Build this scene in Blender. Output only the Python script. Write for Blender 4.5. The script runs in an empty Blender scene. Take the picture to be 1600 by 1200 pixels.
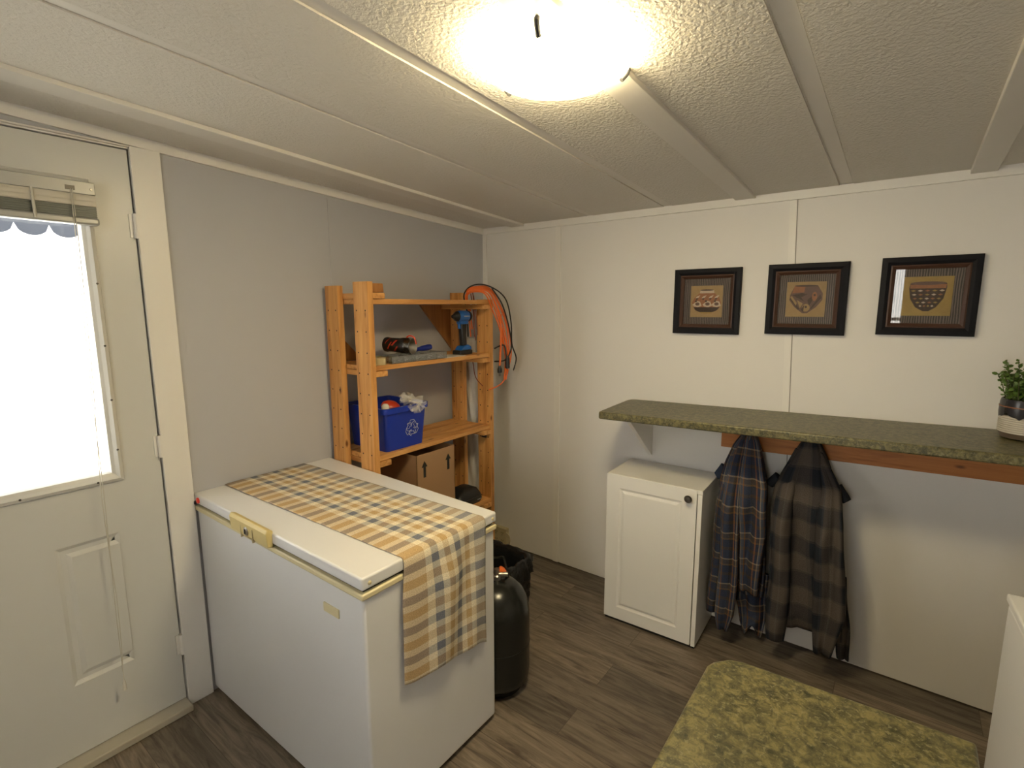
import bpy, bmesh, math, random
from mathutils import Vector, Matrix
PI = math.pi
random.seed(7)
S = bpy.context.scene
COL = S.collection

# ---------------------------------------------------------------- camera
CAM = Vector((2.085, -2.457, 1.5242))
yaw, pit, rol = .6501, -.1508, -.0034
F = Vector((-math.sin(yaw)*math.cos(pit), math.cos(yaw)*math.cos(pit), math.sin(pit)))
r0 = Vector((math.cos(yaw), math.sin(yaw), 0)); u0 = r0.cross(F)
R = r0*math.cos(rol)+u0*math.sin(rol); U = -r0*math.sin(rol)+u0*math.cos(rol)
cd = bpy.data.cameras.new('camera'); cam = bpy.data.objects.new('camera', cd); COL.objects.link(cam)
cam.matrix_world = Matrix(((R.x, U.x, -F.x, CAM.x), (R.y, U.y, -F.y, CAM.y), (R.z, U.z, -F.z, CAM.z), (0, 0, 0, 1)))
cd.sensor_width = 36; cd.lens = 801.4/1600*36; cd.clip_start = .02
S.camera = cam

# ---------------------------------------------------------------- world, sun, exposure
w = bpy.data.worlds.new('sky'); S.world = w; w.use_nodes = True
bg = w.node_tree.nodes['Background']; bg.inputs[0].default_value = (1, .975, .90, 1); bg.inputs[1].default_value = 4.2
sl = bpy.data.lights.new('sun', 'SUN'); sl.energy = 3; sl.angle = .01; sl.color = (1, .97, .92)
so = bpy.data.objects.new('sun', sl); COL.objects.link(so); so.rotation_euler = (math.radians(25), math.radians(38), 0)
S.view_settings.view_transform = 'Standard'; S.view_settings.look = 'None'
S.view_settings.gamma = 1; S.view_settings.use_curve_mapping = False
S.view_settings.exposure = 1.51
LAMP = 22.0        # ceiling lamp glow
LAMPCOL = (1, .82, .47)

# ---------------------------------------------------------------- material helpers
class NT:
    def __init__(s, name):
        s.m = bpy.data.materials.new(name); s.m.use_nodes = True; s.t = s.m.node_tree
        s.b = s.t.nodes['Principled BSDF']
    def n(s, typ, **kw):
        nd = s.t.nodes.new(typ)
        for k, v in kw.items():
            if k.startswith('i_'):
                nd.inputs[k[2:].replace('_', ' ')].default_value = v
            else: setattr(nd, k, v)
        return nd
    def l(s, a, b): s.t.links.new(a, b)
    def math(s, op, a, b=None):
        nd = s.n('ShaderNodeMath', operation=op)
        for i, v in enumerate((a, b)):
            if v is None: continue
            if isinstance(v, (int, float)): nd.inputs[i].default_value = v
            else: s.l(v, nd.inputs[i])
        return nd.outputs[0]
    def coord(s, kind='Object', scale=(1, 1, 1)):
        tc = s.n('ShaderNodeTexCoord'); mp = s.n('ShaderNodeMapping'); mp.inputs['Scale'].default_value = scale
        s.l(tc.outputs[kind], mp.inputs[0]); return mp.outputs[0]
    def noise(s, vec, scale, detail=4, rough=.6, dist=0):
        nd = s.n('ShaderNodeTexNoise'); nd.inputs['Scale'].default_value = scale; nd.inputs['Detail'].default_value = detail
        nd.inputs['Roughness'].default_value = rough; nd.inputs['Distortion'].default_value = dist
        s.l(vec, nd.inputs['Vector']); return nd.outputs['Fac']
    def ramp(s, fac, stops, mode='LINEAR'):
        nd = s.n('ShaderNodeValToRGB'); cr = nd.color_ramp; cr.interpolation = mode
        while len(cr.elements) < len(stops): cr.elements.new(1)
        for e, (p, c) in zip(cr.elements, stops):
            e.position = p; e.color = (*c, 1) if len(c) == 3 else c
        s.l(fac, nd.inputs[0]); return nd.outputs[0]
    def mix(s, a, b, fac, mode='MIX'):
        nd = s.n('ShaderNodeMix', data_type='RGBA', blend_type=mode)
        if isinstance(fac, (int, float)): nd.inputs[0].default_value = fac
        else: s.l(fac, nd.inputs[0])
        for i, v in ((6, a), (7, b)):
            if isinstance(v, tuple): nd.inputs[i].default_value = (*v, 1)
            else: s.l(v, nd.inputs[i])
        return nd.outputs[2]
    def col(s, v):
        if isinstance(v, tuple): s.b.inputs['Base Color'].default_value = (*v, 1)
        else: s.l(v, s.b.inputs['Base Color'])
    def set(s, **kw):
        for k, v in kw.items(): s.b.inputs[k.replace('_', ' ')].default_value = v
    def bump(s, h, strength=.3, dist=.002):
        nd = s.n('ShaderNodeBump'); nd.inputs['Strength'].default_value = strength; nd.inputs['Distance'].default_value = dist
        s.l(h, nd.inputs['Height']); s.l(nd.outputs[0], s.b.inputs['Normal'])

def plain(name, c, rough=.5, metal=0, var=.06, scale=12, bump=0, **kw):
    t = NT(name); v = t.coord()
    f = t.noise(v, scale)
    t.col(t.mix(tuple(x*(1-var) for x in c), tuple(min(1, x*(1+var)) for x in c), f))
    t.set(Roughness=rough, Metallic=metal, **kw)
    if bump: t.bump(t.noise(v, scale*8), bump, .001)
    return t.m

M = {}
M['wall_white'] = plain('painted white panel', (.73, .705, .67), .55, var=.02, scale=3, bump=.05)
M['wall_grey'] = plain('painted grey panel', (.45, .45, .475), .6, var=.03, scale=3, bump=.05)
M['trim'] = plain('white trim paint', (.76, .735, .69), .4, var=.02)
M['door'] = plain('door paint', (.60, .595, .565), .35, var=.02, scale=3)
t = NT('stippled ceiling'); v = t.coord(); t.col((.68, .65, .60)); t.set(Roughness=.8)
t.bump(t.noise(v, 105, 3, .5, .3), .7, .0048); M['ceiling'] = t.m
M['batten'] = plain('ceiling batten paint', (.70, .67, .625), .5, var=.02)
# floor: vinyl planks running along X
t = NT('vinyl plank floor'); v = t.coord()
br = t.n('ShaderNodeTexBrick'); br.offset = .37; br.inputs['Scale'].default_value = 1
br.inputs['Brick Width'].default_value = 1.22; br.inputs['Row Height'].default_value = .152
br.inputs['Mortar Size'].default_value = .0012; br.inputs['Mortar Smooth'].default_value = .3
br.inputs['Color1'].default_value = (.0, .0, .0, 1); br.inputs['Color2'].default_value = (1, 1, 1, 1); br.inputs['Mortar'].default_value = (.5, .5, .5, 1)
t.l(v, br.inputs['Vector'])
gs = t.n('ShaderNodeMapping'); gs.inputs['Scale'].default_value = (1.2, 11, 1); t.l(v, gs.inputs[0])
off = t.n('ShaderNodeVectorMath', operation='ADD'); t.l(gs.outputs[0], off.inputs[0])
sc_ = t.n('ShaderNodeVectorMath', operation='SCALE'); sc_.inputs['Scale'].default_value = 7; t.l(br.outputs['Color'], sc_.inputs[0]); t.l(sc_.outputs[0], off.inputs[1])
g1 = t.noise(off.outputs[0], 3.2, 8, .65, 1.2)
g2 = t.noise(off.outputs[0], 14, 6, .7, .4)
c1 = t.ramp(g1, [(.28, (.050, .038, .028)), (.42, (.125, .098, .074)), (.56, (.20, .163, .125)), (.75, (.275, .23, .18))])
c2 = t.mix(c1, (.08, .06, .045), t.math('MULTIPLY', t.math('GREATER_THAN', g2, .66), .5))
c3 = t.mix(c2, t.ramp(br.outputs['Color'], [(0, (.62, .62, .62)), (1, (1.12, 1.1, 1.06))]), 1.0, 'MULTIPLY')
t.col(t.mix(c3, (.04, .03, .02), t.math('MULTIPLY', br.outputs['Fac'], .7))); t.set(Roughness=.42)
t.bump(g2, .12, .001); M['floor'] = t.m

def wood(name, axis, base=(.60, .29, .085), dark=(.36, .14, .035), light=(.74, .40, .14), knots=True, knscale=6):
    sc = [22, 22, 22]; sc[axis] = 1.6
    t = NT(name); v = t.coord('Object', tuple(sc))
    g = t.noise(v, 1.5, 6, .6, .8)
    c = t.ramp(g, [(.3, dark), (.47, base), (.7, light)])
    if knots:
        s2 = [14, 14, 14]; s2[axis] = knscale
        vv = t.n('ShaderNodeTexVoronoi'); vv.inputs['Scale'].default_value = 1
        t.l(t.coord('Object', tuple(s2)), vv.inputs['Vector'])
        k = t.ramp(vv.outputs['Distance'], [(.05, (1, 1, 1)), (.13, (0, 0, 0))])
        c = t.mix(c, (.16, .055, .015), k)
    t.col(c); t.set(Roughness=.5); t.bump(g, .1, .001)
    return t.m
M['pine_z'] = wood('pine upright', 2); M['pine_y'] = wood('pine board', 1); M['pine_x'] = wood('pine cleat', 0)
M['cleat'] = wood('orange pine rail', 0, (.42, .15, .035), (.25, .08, .02), (.5, .2, .05))
M['ply'] = wood('plywood', 2, (.36, .15, .04), (.26, .10, .03), (.44, .20, .06), False)

t = NT('olive granite laminate'); v = t.coord()
a = t.noise(v, 55, 5, .75, .5); b = t.noise(v, 130, 3, .6); 
c = t.ramp(a, [(.30, (.018, .020, .010)), (.42, (.058, .056, .026)), (.52, (.115, .100, .042)), (.62, (.185, .160, .065)), (.75, (.12, .092, .048))])
t.col(t.mix(c, (.22, .20, .11), t.math('MULTIPLY', t.math('GREATER_THAN', b, .60), .55))); t.set(Roughness=.38); M['granite'] = t.m

M['enamel'] = plain('white freezer enamel', (.69, .69, .70), .28, var=.015, scale=4)
M['melamine'] = plain('white cabinet melamine', (.78, .765, .73), .35, var=.015)
M['cream'] = plain('yellowed plastic', (.62, .50, .22), .4, var=.08)
M['creamtrim'] = plain('yellowed seal', (.66, .58, .36), .4, var=.06)
M['ivory'] = plain('ivory plastic', (.52, .44, .26), .4)
M['dark'] = plain('dark recess', (.012, .012, .014), .7)
M['black'] = plain('black plastic', (.012, .012, .013), .35)
M['tank'] = plain('black painted steel', (.010, .011, .010), .25, var=.2)
M['liner'] = plain('black bin liner', (.012, .013, .015), .22, bump=.3)
M['steel'] = plain('worn steel', (.45, .43, .40), .35, 1)
M['darksteel'] = plain('dark steel', (.10, .095, .09), .4, .8)
M['bronze'] = plain('dark pewter knob', (.16, .145, .13), .3, .9)
M['alu'] = plain('grey painted metal', (.38, .38, .37), .35, .2)
M['blind'] = plain('ivory blind slats', (.60, .56, .48), .4)
M['shadeslat'] = plain('grey green shaded slats', (.14, .15, .13), .4)  # darker copy of the slat colour, shade below the cream slats painted in
M['cordwhite'] = plain('blind cord', (.55, .52, .45), .7)
M['orange'] = plain('orange cord rubber', (.75, .15, .025), .45)
M['brownred'] = plain('cord browned for shade', (.20, .05, .03), .5)  # red-brown puts the shade on the cord strands into the colour
M['bluebin'] = plain('blue bin plastic', (.010, .035, .36), .35)
M['blue'] = plain('blue tool plastic', (.012, .11, .40), .35)
M['bluehandle'] = plain('blue handle', (.012, .03, .28), .3)
M['whitepaint'] = plain('white print', (.75, .76, .80), .5)
M['card'] = plain('cardboard', (.40, .235, .12), .8, var=.05, scale=6)
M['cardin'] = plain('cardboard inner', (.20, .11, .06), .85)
M['ink'] = plain('black ink', (.02, .02, .02), .7)
M['red'] = plain('red plastic', (.55, .05, .02), .35)
M['redlight'] = plain('red indicator lens', (.75, .05, .03), .3)
M['yellow'] = plain('yellow label', (.75, .62, .03), .4)
M['label'] = plain('pale label', (.62, .66, .50), .5)
M['paper'] = plain('white paper', (.70, .67, .62), .7)
M['frame'] = plain('black picture frame', (.006, .006, .009), .55, var=.1, Specular_IOR_Level=.2)
M['lip'] = plain('brown frame lip', (.055, .022, .012), .45)
M['leaf'] = plain('green leaves', (.075, .14, .022), .5, var=.5, scale=60)
M['stemg'] = plain('stem', (.06, .07, .02), .6)
M['soil'] = plain('soil', (.03, .02, .012), .9)
M['potdark'] = plain('dark glaze', (.020, .020, .026), .25)
M['potwhite'] = plain('speckled white glaze', (.50, .46, .40), .45)
M['potbase'] = plain('brown clay', (.12, .085, .06), .6)
M['potline'] = plain('rust glaze line', (.22, .09, .04), .4)
M['cloth'] = plain('white crumpled cloth', (.55, .54, .52), .7)
M['siding'] = plain('outdoor white siding', (.75, .76, .78), .6)
M['deck'] = plain('pale concrete', (.40, .39, .34), .8)
M['grass'] = plain('pale lawn', (.45, .60, .35), .9)
M['canvas'] = plain('grey awning canvas', (.10, .115, .15), .8)
M['seamgrey'] = plain('grey seam shade line', (.30, .28, .25), .7)  # grey puts the shade line along the wall seam into the colour
M['threshold'] = plain('threshold', (.42, .38, .30), .5)

def glassy(name, rough=0, tint=(1, 1, 1), alpha=None):
    t = NT(name); t.set(Roughness=rough, IOR=1.45)
    t.b.inputs['Transmission Weight'].default_value = 1; t.col(tint)
    return t.m
def thin(name, gl=.08, tint=(1, 1, 1), rough=.02):
    # thin pane: clear sheet with a weak mirror sheen, same for every ray
    m = bpy.data.materials.new(name); m.use_nodes = True; nt = m.node_tree; nt.nodes.clear()
    o = nt.nodes.new('ShaderNodeOutputMaterial'); tr = nt.nodes.new('ShaderNodeBsdfTransparent'); tr.inputs[0].default_value = (*tint, 1)
    g = nt.nodes.new('ShaderNodeBsdfGlossy'); g.inputs['Roughness'].default_value = rough
    mx = nt.nodes.new('ShaderNodeMixShader'); mx.inputs[0].default_value = gl
    nt.links.new(tr.outputs[0], mx.inputs[1]); nt.links.new(g.outputs[0], mx.inputs[2]); nt.links.new(mx.outputs[0], o.inputs[0])
    return m
M['pane'] = thin('window glass', .06); M['picglass'] = thin('picture glass', .035, (.97, .97, .97)); M['clear'] = thin('clear plastic', .22, (.78, .80, .80), .15)
t = NT('clear bag film'); t.col((.85, .82, .78)); t.set(Roughness=.12, Alpha=.28); M['bag'] = t.m

def emis(name, c, s):
    t = NT(name); t.col(c); t.b.inputs['Emission Color'].default_value = (*c, 1); t.b.inputs['Emission Strength'].default_value = s; return t.m
M['lamp'] = emis('glowing lamp glass', LAMPCOL, LAMP)

def weave(name, ubands, vbands, uper, vper, bump=.3, rough=.9):
    """plaid: colour bands along u and v (widths in metres), averaged like crossing threads"""
    t = NT(name); tc = t.n('ShaderNodeTexCoord'); sp = t.n('ShaderNodeSeparateXYZ'); t.l(tc.outputs['UV'], sp.inputs[0])
    def band(o, bands, per):
        f = t.math('FRACT', t.math('DIVIDE', o, per)); tot = sum(b[0] for b in bands); p = 0; st = []
        for wd, c in bands: st.append((p, c)); p += wd/tot
        return t.ramp(f, st, 'CONSTANT')
    a = band(sp.outputs[0], ubands, uper); b = band(sp.outputs[1], vbands, vper)
    c = t.mix(a, b, .5)
    ck = t.n('ShaderNodeTexNoise'); ck.inputs['Scale'].default_value = 350; t.l(tc.outputs['UV'], ck.inputs['Vector'])
    t.col(t.mix(c, t.ramp(ck.outputs[0], [(.3, (.7, .7, .7)), (.7, (1.15, 1.15, 1.15))]), 1, 'MULTIPLY'))
    t.set(Roughness=rough); t.bump(ck.outputs[0], bump, .001)
    t.b.inputs['Specular IOR Level'].default_value = .15
    return t.m
CR, TN, GY, GL = (.76, .68, .52), (.49, .34, .17), (.17, .18, .22), (.34, .33, .33)
M['runner'] = weave('plaid table runner',
    [(.027, GY), (.022, CR), (.029, TN), (.022, CR)],
    [(.078, (.50, .35, .19)), (.026, CR), (.027, GY), (.023, CR), (.024, TN), (.022, CR), (.027, GY), (.023, CR), (.024, TN), (.024, CR), (.062, GL)], .100, .36)
M['shirt1'] = weave('blue tan plaid flannel',
    [(.026, (.034, .044, .075)), (.007, (.20, .085, .03)), (.022, (.085, .095, .125)), (.008, (.30, .24, .17)), (.018, (.024, .030, .052)), (.008, (.24, .09, .03)), (.016, (.030, .026, .028))],
    [(.038, (.036, .048, .080)), (.006, (.30, .235, .16)), (.020, (.08, .065, .055)), (.007, (.17, .10, .05)), (.033, (.034, .044, .072)), (.014, (.075, .055, .042))], .105, .118)
M['shirt2'] = weave('charcoal taupe plaid flannel',
    [(.055, (.020, .023, .030)), (.010, (.060, .055, .052)), (.040, (.088, .072, .062)), (.004, (.11, .098, .085)), (.020, (.088, .072, .062)), (.010, (.04, .045, .055))],
    [(.060, (.018, .021, .028)), (.008, (.050, .048, .046)), (.062, (.096, .077, .065)), (.003, (.11, .09, .075)), (.010, (.05, .045, .042))], .14, .145)

# ---------------------------------------------------------------- geometry helpers
def tag(o, label=None, cat=None, group=None, kind=None):
    if label: o['label'] = label
    if cat: o['category'] = cat
    if group: o['group'] = group
    if kind: o['kind'] = kind
    return o
def thing(name, loc, label, cat, group=None):
    o = bpy.data.objects.new(name, None); o.location = loc; o.empty_display_size = .05; COL.objects.link(o)
    return tag(o, label, cat, group)
def par(o, p):
    o.parent = p
    if p is not None:
        W = Matrix.Translation(p.location)
        q = p.parent
        base = p
        # every parent is unrotated: compose plain translations
        L = Vector(p.location)
        while q is not None:
            L = L + q.location; q = q.parent
        o.matrix_parent_inverse = Matrix.Translation(-Vector(L)) if base.type == 'EMPTY' else Matrix.Identity(4)
    return o
def obj(name, bm, mat, parent=None, smooth=False, bevel=0, seg=2, kind=None, angle=40):
    me = bpy.data.meshes.new(name); bmesh.ops.recalc_face_normals(bm, faces=bm.faces[:]); bm.to_mesh(me); bm.free()
    mats = mat if isinstance(mat, (list, tuple)) else [mat]
    for m in mats: me.materials.append(M[m])
    o = bpy.data.objects.new(name, me); COL.objects.link(o)
    if parent is not None:
        o.parent = parent
        if parent.type == 'EMPTY': o.matrix_parent_inverse = Matrix.Translation(-Vector(parent.location))
    if smooth:
        for p in me.polygons: p.use_smooth = True
        try: me.set_sharp_from_angle(angle=math.radians(angle))
        except Exception: pass
    if bevel:
        b = o.modifiers.new('bevel', 'BEVEL'); b.width = bevel; b.segments = seg; b.limit_method = 'ANGLE'; b.angle_limit = math.radians(35)
        for p in me.polygons: p.use_smooth = True
        try: me.set_sharp_from_angle(angle=math.radians(30))
        except Exception: pass
        b.harden_normals = False
    if kind: o['kind'] = kind
    return o
def box(bm, x0, x1, y0, y1, z0, z1, mi=0):
    vs = [bm.verts.new((x, y, z)) for x in (x0, x1) for y in (y0, y1) for z in (z0, z1)]
    for q in ((0, 1, 3, 2), (4, 6, 7, 5), (0, 4, 5, 1), (2, 3, 7, 6), (0, 2, 6, 4), (1, 5, 7, 3)):
        f = bm.faces.new([vs[i] for i in q]); f.material_index = mi
    return vs
def B(x0, x1, y0, y1, z0, z1):
    bm = bmesh.new(); box(bm, x0, x1, y0, y1, z0, z1); return bm
def prism(bm, pts, d, mi=0):
    """closed 3D polygon pts extruded by vector d"""
    d = Vector(d); a = [bm.verts.new(p) for p in pts]; b = [bm.verts.new(Vector(p)+d) for p in pts]
    f = bm.faces.new(a); f.material_index = mi; f = bm.faces.new(b[::-1]); f.material_index = mi
    n = len(pts)
    for i in range(n):
        f = bm.faces.new((a[i], a[(i+1) % n], b[(i+1) % n], b[i])); f.material_index = mi
def lathe(bm, c, prof, n=32, axis=Vector((0, 0, 1)), mi=0, cap=True):
    axis = Vector(axis).normalized(); c = Vector(c)
    e1 = axis.orthogonal().normalized(); e2 = axis.cross(e1); rings = []
    for r, h in prof:
        rings.append([bm.verts.new(c+axis*h+(e1*math.cos(2*PI*k/n)+e2*math.sin(2*PI*k/n))*max(r, 1e-5)) for k in range(n)])
    for A, Bq in zip(rings, rings[1:]):
        for k in range(n):
            f = bm.faces.new((A[k], A[(k+1) % n], Bq[(k+1) % n], Bq[k])); f.material_index = mi
    if cap:
        for r_ in (rings[0], rings[-1]):
            f = bm.faces.new(r_); f.material_index = mi
def smoothpath(pts, n=8):
    P = [Vector(p) for p in pts]; out = []
    for i in range(len(P)-1):
        a = P[max(i-1, 0)]; b = P[i]; c = P[i+1]; d = P[min(i+2, len(P)-1)]
        for k in range(n):
            t = k/n
            out.append(.5*((2*b)+(c-a)*t+(2*a-5*b+4*c-d)*t*t+(-a+3*b-3*c+d)*t**3))
    out.append(P[-1]); return out
def tube(bm, pts, r, n=8, mi=0, sm=8):
    P = smoothpath(pts, sm) if sm else [Vector(p) for p in pts]
    rings = []; up = Vector((.13, .21, 1)).normalized()
    for i, p in enumerate(P):
        d = (P[min(i+1, len(P)-1)]-P[max(i-1, 0)]).normalized()
        e1 = d.cross(up)
        if e1.length < .05: e1 = d.cross(Vector((1, 0, 0)))
        e1.normalize(); e2 = d.cross(e1)
        rr = r(i/(len(P)-1)) if callable(r) else r
        rings.append([bm.verts.new(p+(e1*math.cos(2*PI*k/n)+e2*math.sin(2*PI*k/n))*rr) for k in range(n)])
    for A, Bq in zip(rings, rings[1:]):
        for k in range(n):
            f = bm.faces.new((A[k], A[(k+1) % n], Bq[(k+1) % n], Bq[k])); f.material_index = mi
    for r_ in (rings[0], rings[-1]):
        f = bm.faces.new(r_); f.material_index = mi
def emboss(bm, u, v, thick, rects, holes, mp):
    """plate u0..u1 x v0..v1 with stepped ring panels (rects: u0,u1,v0,v1,[(inset,depth)]) and through holes"""
    us = sorted({u[0], u[1], *[x for q in rects+holes for x in q[:2]]}); vs = sorted({v[0], v[1], *[x for q in rects+holes for x in q[2:4]]})
    cache = {}
    def V(a, b, d):
        k = (round(a, 5), round(b, 5), round(d, 5))
        if k not in cache: cache[k] = bm.verts.new(mp(a, b, d))
        return cache[k]
    def quad(*c): bm.faces.new([V(*q) for q in c])
    for i in range(len(us)-1):
        for j in range(len(vs)-1):
            a0, a1, b0, b1 = us[i], us[i+1], vs[j], vs[j+1]; cm = ((a0+a1)/2, (b0+b1)/2)
            inside = lambda q: q[0] < cm[0] < q[1] and q[2] < cm[1] < q[3]
            if any(inside(q) for q in holes): continue
            quad((a0, b0, -thick), (a0, b1, -thick), (a1, b1, -thick), (a1, b0, -thick))
            rr = [q for q in rects if inside(q)]
            if not rr: quad((a0, b0, 0), (a1, b0, 0), (a1, b1, 0), (a0, b1, 0)); continue
            prev = (a0, a1, b0, b1, 0)
            for ins, dep in rr[0][4]:
                cur = (a0+ins, a1-ins, b0+ins, b1-ins, dep)
                P = [(prev[0], prev[2], prev[4]), (prev[1], prev[2], prev[4]), (prev[1], prev[3], prev[4]), (prev[0], prev[3], prev[4])]
                Q = [(cur[0], cur[2], dep), (cur[1], cur[2], dep), (cur[1], cur[3], dep), (cur[0], cur[3], dep)]
                for k in range(4): quad(P[k], P[(k+1) % 4], Q[(k+1) % 4], Q[k])
                prev = cur
            quad(*Q)
    for i in range(len(us)-1):
        for b in v: quad((us[i], b, 0), (us[i+1], b, 0), (us[i+1], b, -thick), (us[i], b, -thick))
    for j in range(len(vs)-1):
        for a in u: quad((a, vs[j], 0), (a, vs[j+1], 0), (a, vs[j+1], -thick), (a, vs[j], -thick))
    for q in holes:
        for a in q[:2]: quad((a, q[2], 0), (a, q[3], 0), (a, q[3], -thick), (a, q[2], -thick))
        for b in q[2:4]: quad((q[0], b, 0), (q[1], b, 0), (q[1], b, -thick), (q[0], b, -thick))

def zc(y): return 1.9856-.0546*y      # ceiling height, rising away from the back wall
XR, YF = 3.35, -3.9                    # right wall, wall behind the camera

# ---------------------------------------------------------------- room shell
o = obj('floor', B(-.1, XR+.1, YF-.1, .1, -.08, 0), 'floor', kind='structure')
bm = bmesh.new(); gv = .005   # sheet ceiling, panels parted by shallow grooves
prism(bm, [(-.1, .1, zc(.1)+gv), (-.1, YF-.1, zc(YF-.1)+gv), (-.1, YF-.1, zc(YF)+.25), (-.1, .1, zc(.1)+.25)], (XR+.2, 0, 0))
for xa, xb in ((-.1, .715), (.757, 1.128), (1.172, 1.835), (1.885, XR+.1)):
    prism(bm, [(xa, .1, zc(.1)), (xa, YF-.1, zc(YF-.1)), (xa, YF-.1, zc(YF-.1)+gv), (xa, .1, zc(.1)+gv)], (xb-xa, 0, 0))
obj('ceiling', bm, 'ceiling', kind='structure')
# back wall with a thin dark gap at its foot
bm = bmesh.new(); box(bm, -.1, XR+.1, 0, .1, .007, 2.05); box(bm, -.1, XR+.1, .012, .1, 0, .02)
obj('wall_back', bm, 'wall_white', kind='structure')
obj('wall_right', B(XR, XR+.1, YF, 0, 0, 2.3), 'wall_white', kind='structure')
bm = bmesh.new(); emboss(bm, (-.1, XR+.1), (0, 2.4), .1, [], [(1.50, 2.06, .86, 1.90)], lambda a, b, d: (a, YF+d, b)); obj('wall_front', bm, 'wall_white', kind='structure')
wn = bpy.data.objects.new('window_1', None); wn.location = (1.78, YF, .86); COL.objects.link(wn); wn['kind'] = 'structure'
bm = bmesh.new(); emboss(bm, (1.45, 2.11), (.81, 1.95), .015, [], [(1.51, 2.05, .87, 1.89)], lambda a, b, d: (a, YF+.016+d, b)); obj('window_frame', bm, 'trim', wn, bevel=.002)
bm = bmesh.new(); box(bm, 1.50, 2.06, YF-.06, YF-.03, 1.37, 1.40); obj('mullion', bm, 'trim', wn)
obj('pane', B(1.50, 2.06, YF-.05, YF-.046, .86, 1.90), 'pane', wn)
DY0, DY1, DZ = -2.63, -1.80, 2.035
bm = bmesh.new(); box(bm, -.1, 0, DY1+.012, 0, 0, 2.2); box(bm, -.1, 0, YF, DY0-.012, 0, 2.35); box(bm, -.1, 0, DY0-.012, DY1+.012, DZ+.012, 2.3)
obj('wall_left', bm, 'wall_grey', kind='structure')
# trims: battens, crown, casing
def trim(i, bm, mat='trim', **k): return obj('trim_%d' % i, bm, mat, kind='structure', **k)
bm = bmesh.new(); prism(bm, [(0, -.012, 1.952), (0, -.012, 1.9862), (XR, -.012, 1.9862), (XR, -.012, 1.952)], (0, .012, 0)); trim(1, bm)
bm = bmesh.new(); prism(bm, [(0, 0, zc(0)-.034), (0, YF, zc(YF)-.034), (0, YF, zc(YF)), (0, 0, zc(0))], (.012, 0, 0)); trim(2, bm)
trim(3, B(0, .030, -.006, 0, .007, 1.952))
def vstrip(i, xt, xb, wd, d=.004):
    bm = bmesh.new(); prism(bm, [(xb-wd/2, 0, .007), (xb+wd/2, 0, .007), (xt+wd/2, 0, 1.952), (xt-wd/2, 0, 1.952)], (0, -d, 0)); trim(i, bm)
vstrip(4, .540, .541, .034, .006); vstrip(5, 1.678, 1.742, .026, .0012)
bm = bmesh.new(); prism(bm, [(1.7555, 0, .007), (1.759, 0, .007), (1.695, 0, 1.952), (1.6915, 0, 1.952)], (0, -.0015, 0)); trim(16, bm, 'seamgrey')
bm = bmesh.new(); box(bm, 0, .003, -1.066, -1.052, 0, 2.0); trim(6, bm, 'wall_grey')
bm = bmesh.new(); box(bm, 0, .003, -1.71, -1.688, 0, 2.04); trim(7, bm, 'wall_grey')
def cstrip(i, x0, x1, d):
    bm = bmesh.new(); prism(bm, [(x0, -.012, zc(-.012)-d), (x0, YF, zc(YF)-d), (x0, YF, zc(YF)+.006), (x0, -.012, zc(-.012)+.006)], (x1-x0, 0, 0)); trim(i, bm, 'batten', bevel=.002 if d > .01 else 0)
cstrip(8, .225, .315, .013); cstrip(9, .719, .753, -.0045+.0005); cstrip(10, 1.132, 1.168, -.004)
cstrip(11, 1.452, 1.535, .011); cstrip(12, 1.840, 1.880, -.004); cstrip(13, 2.222, 2.292, .016)
# door casing: jamb boards on the room side
bm = bmesh.new(); box(bm, 0, .014, DY1, -1.712, 0, zc(-1.75)-.034); box(bm, 0, .014, DY0-.09, DY0, 0, zc(DY0)-.034); box(bm, 0, .014, DY0, DY1, DZ+.008, zc(-1.80)-.036)
box(bm, -.1, .0, DY1+.004, DY1+.014, 0, DZ+.01); box(bm, -.1, 0, DY0-.014, DY0-.004, 0, DZ+.01); box(bm, -.1, 0, DY0-.014, DY1+.014, DZ+.004, DZ+.014)
box(bm, -.1, -.052, DY1-.012, DY1+.006, 0, DZ+.01); box(bm, -.1, -.052, DY0-.006, DY0+.012, 0, DZ+.01); box(bm, -.1, -.052, DY0, DY1, DZ-.010, DZ+.01)  # unseen stops behind the slab, added to block light leaking round the door
trim(14, bm, bevel=.0015)
trim(15, B(-.09, .055, DY0, DY1, 0, .026), 'threshold', bevel=.004)

# ---------------------------------------------------------------- door with glazing
dr = bpy.data.objects.new('door_1', None); dr.location = (-.005, -2.21, .03); COL.objects.link(dr); dr['kind'] = 'structure'
GY0, GY1, GZ0, GZ1 = -2.475, -1.948, .972, 1.89
prof = [(.012, -.007), (.026, -.007), (.040, -.001)]
bm = bmesh.new()
emboss(bm, (DY0+.003, DY1-.003), (.03, DZ), .045, [(-2.118, -1.947, .278, .760, prof), (-2.473, -2.302, .278, .760, prof)], [(GY0, GY1, GZ0, GZ1)], lambda a, b, d: (-.004+d, a, b))
obj('slab', bm, 'door', dr)
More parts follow.
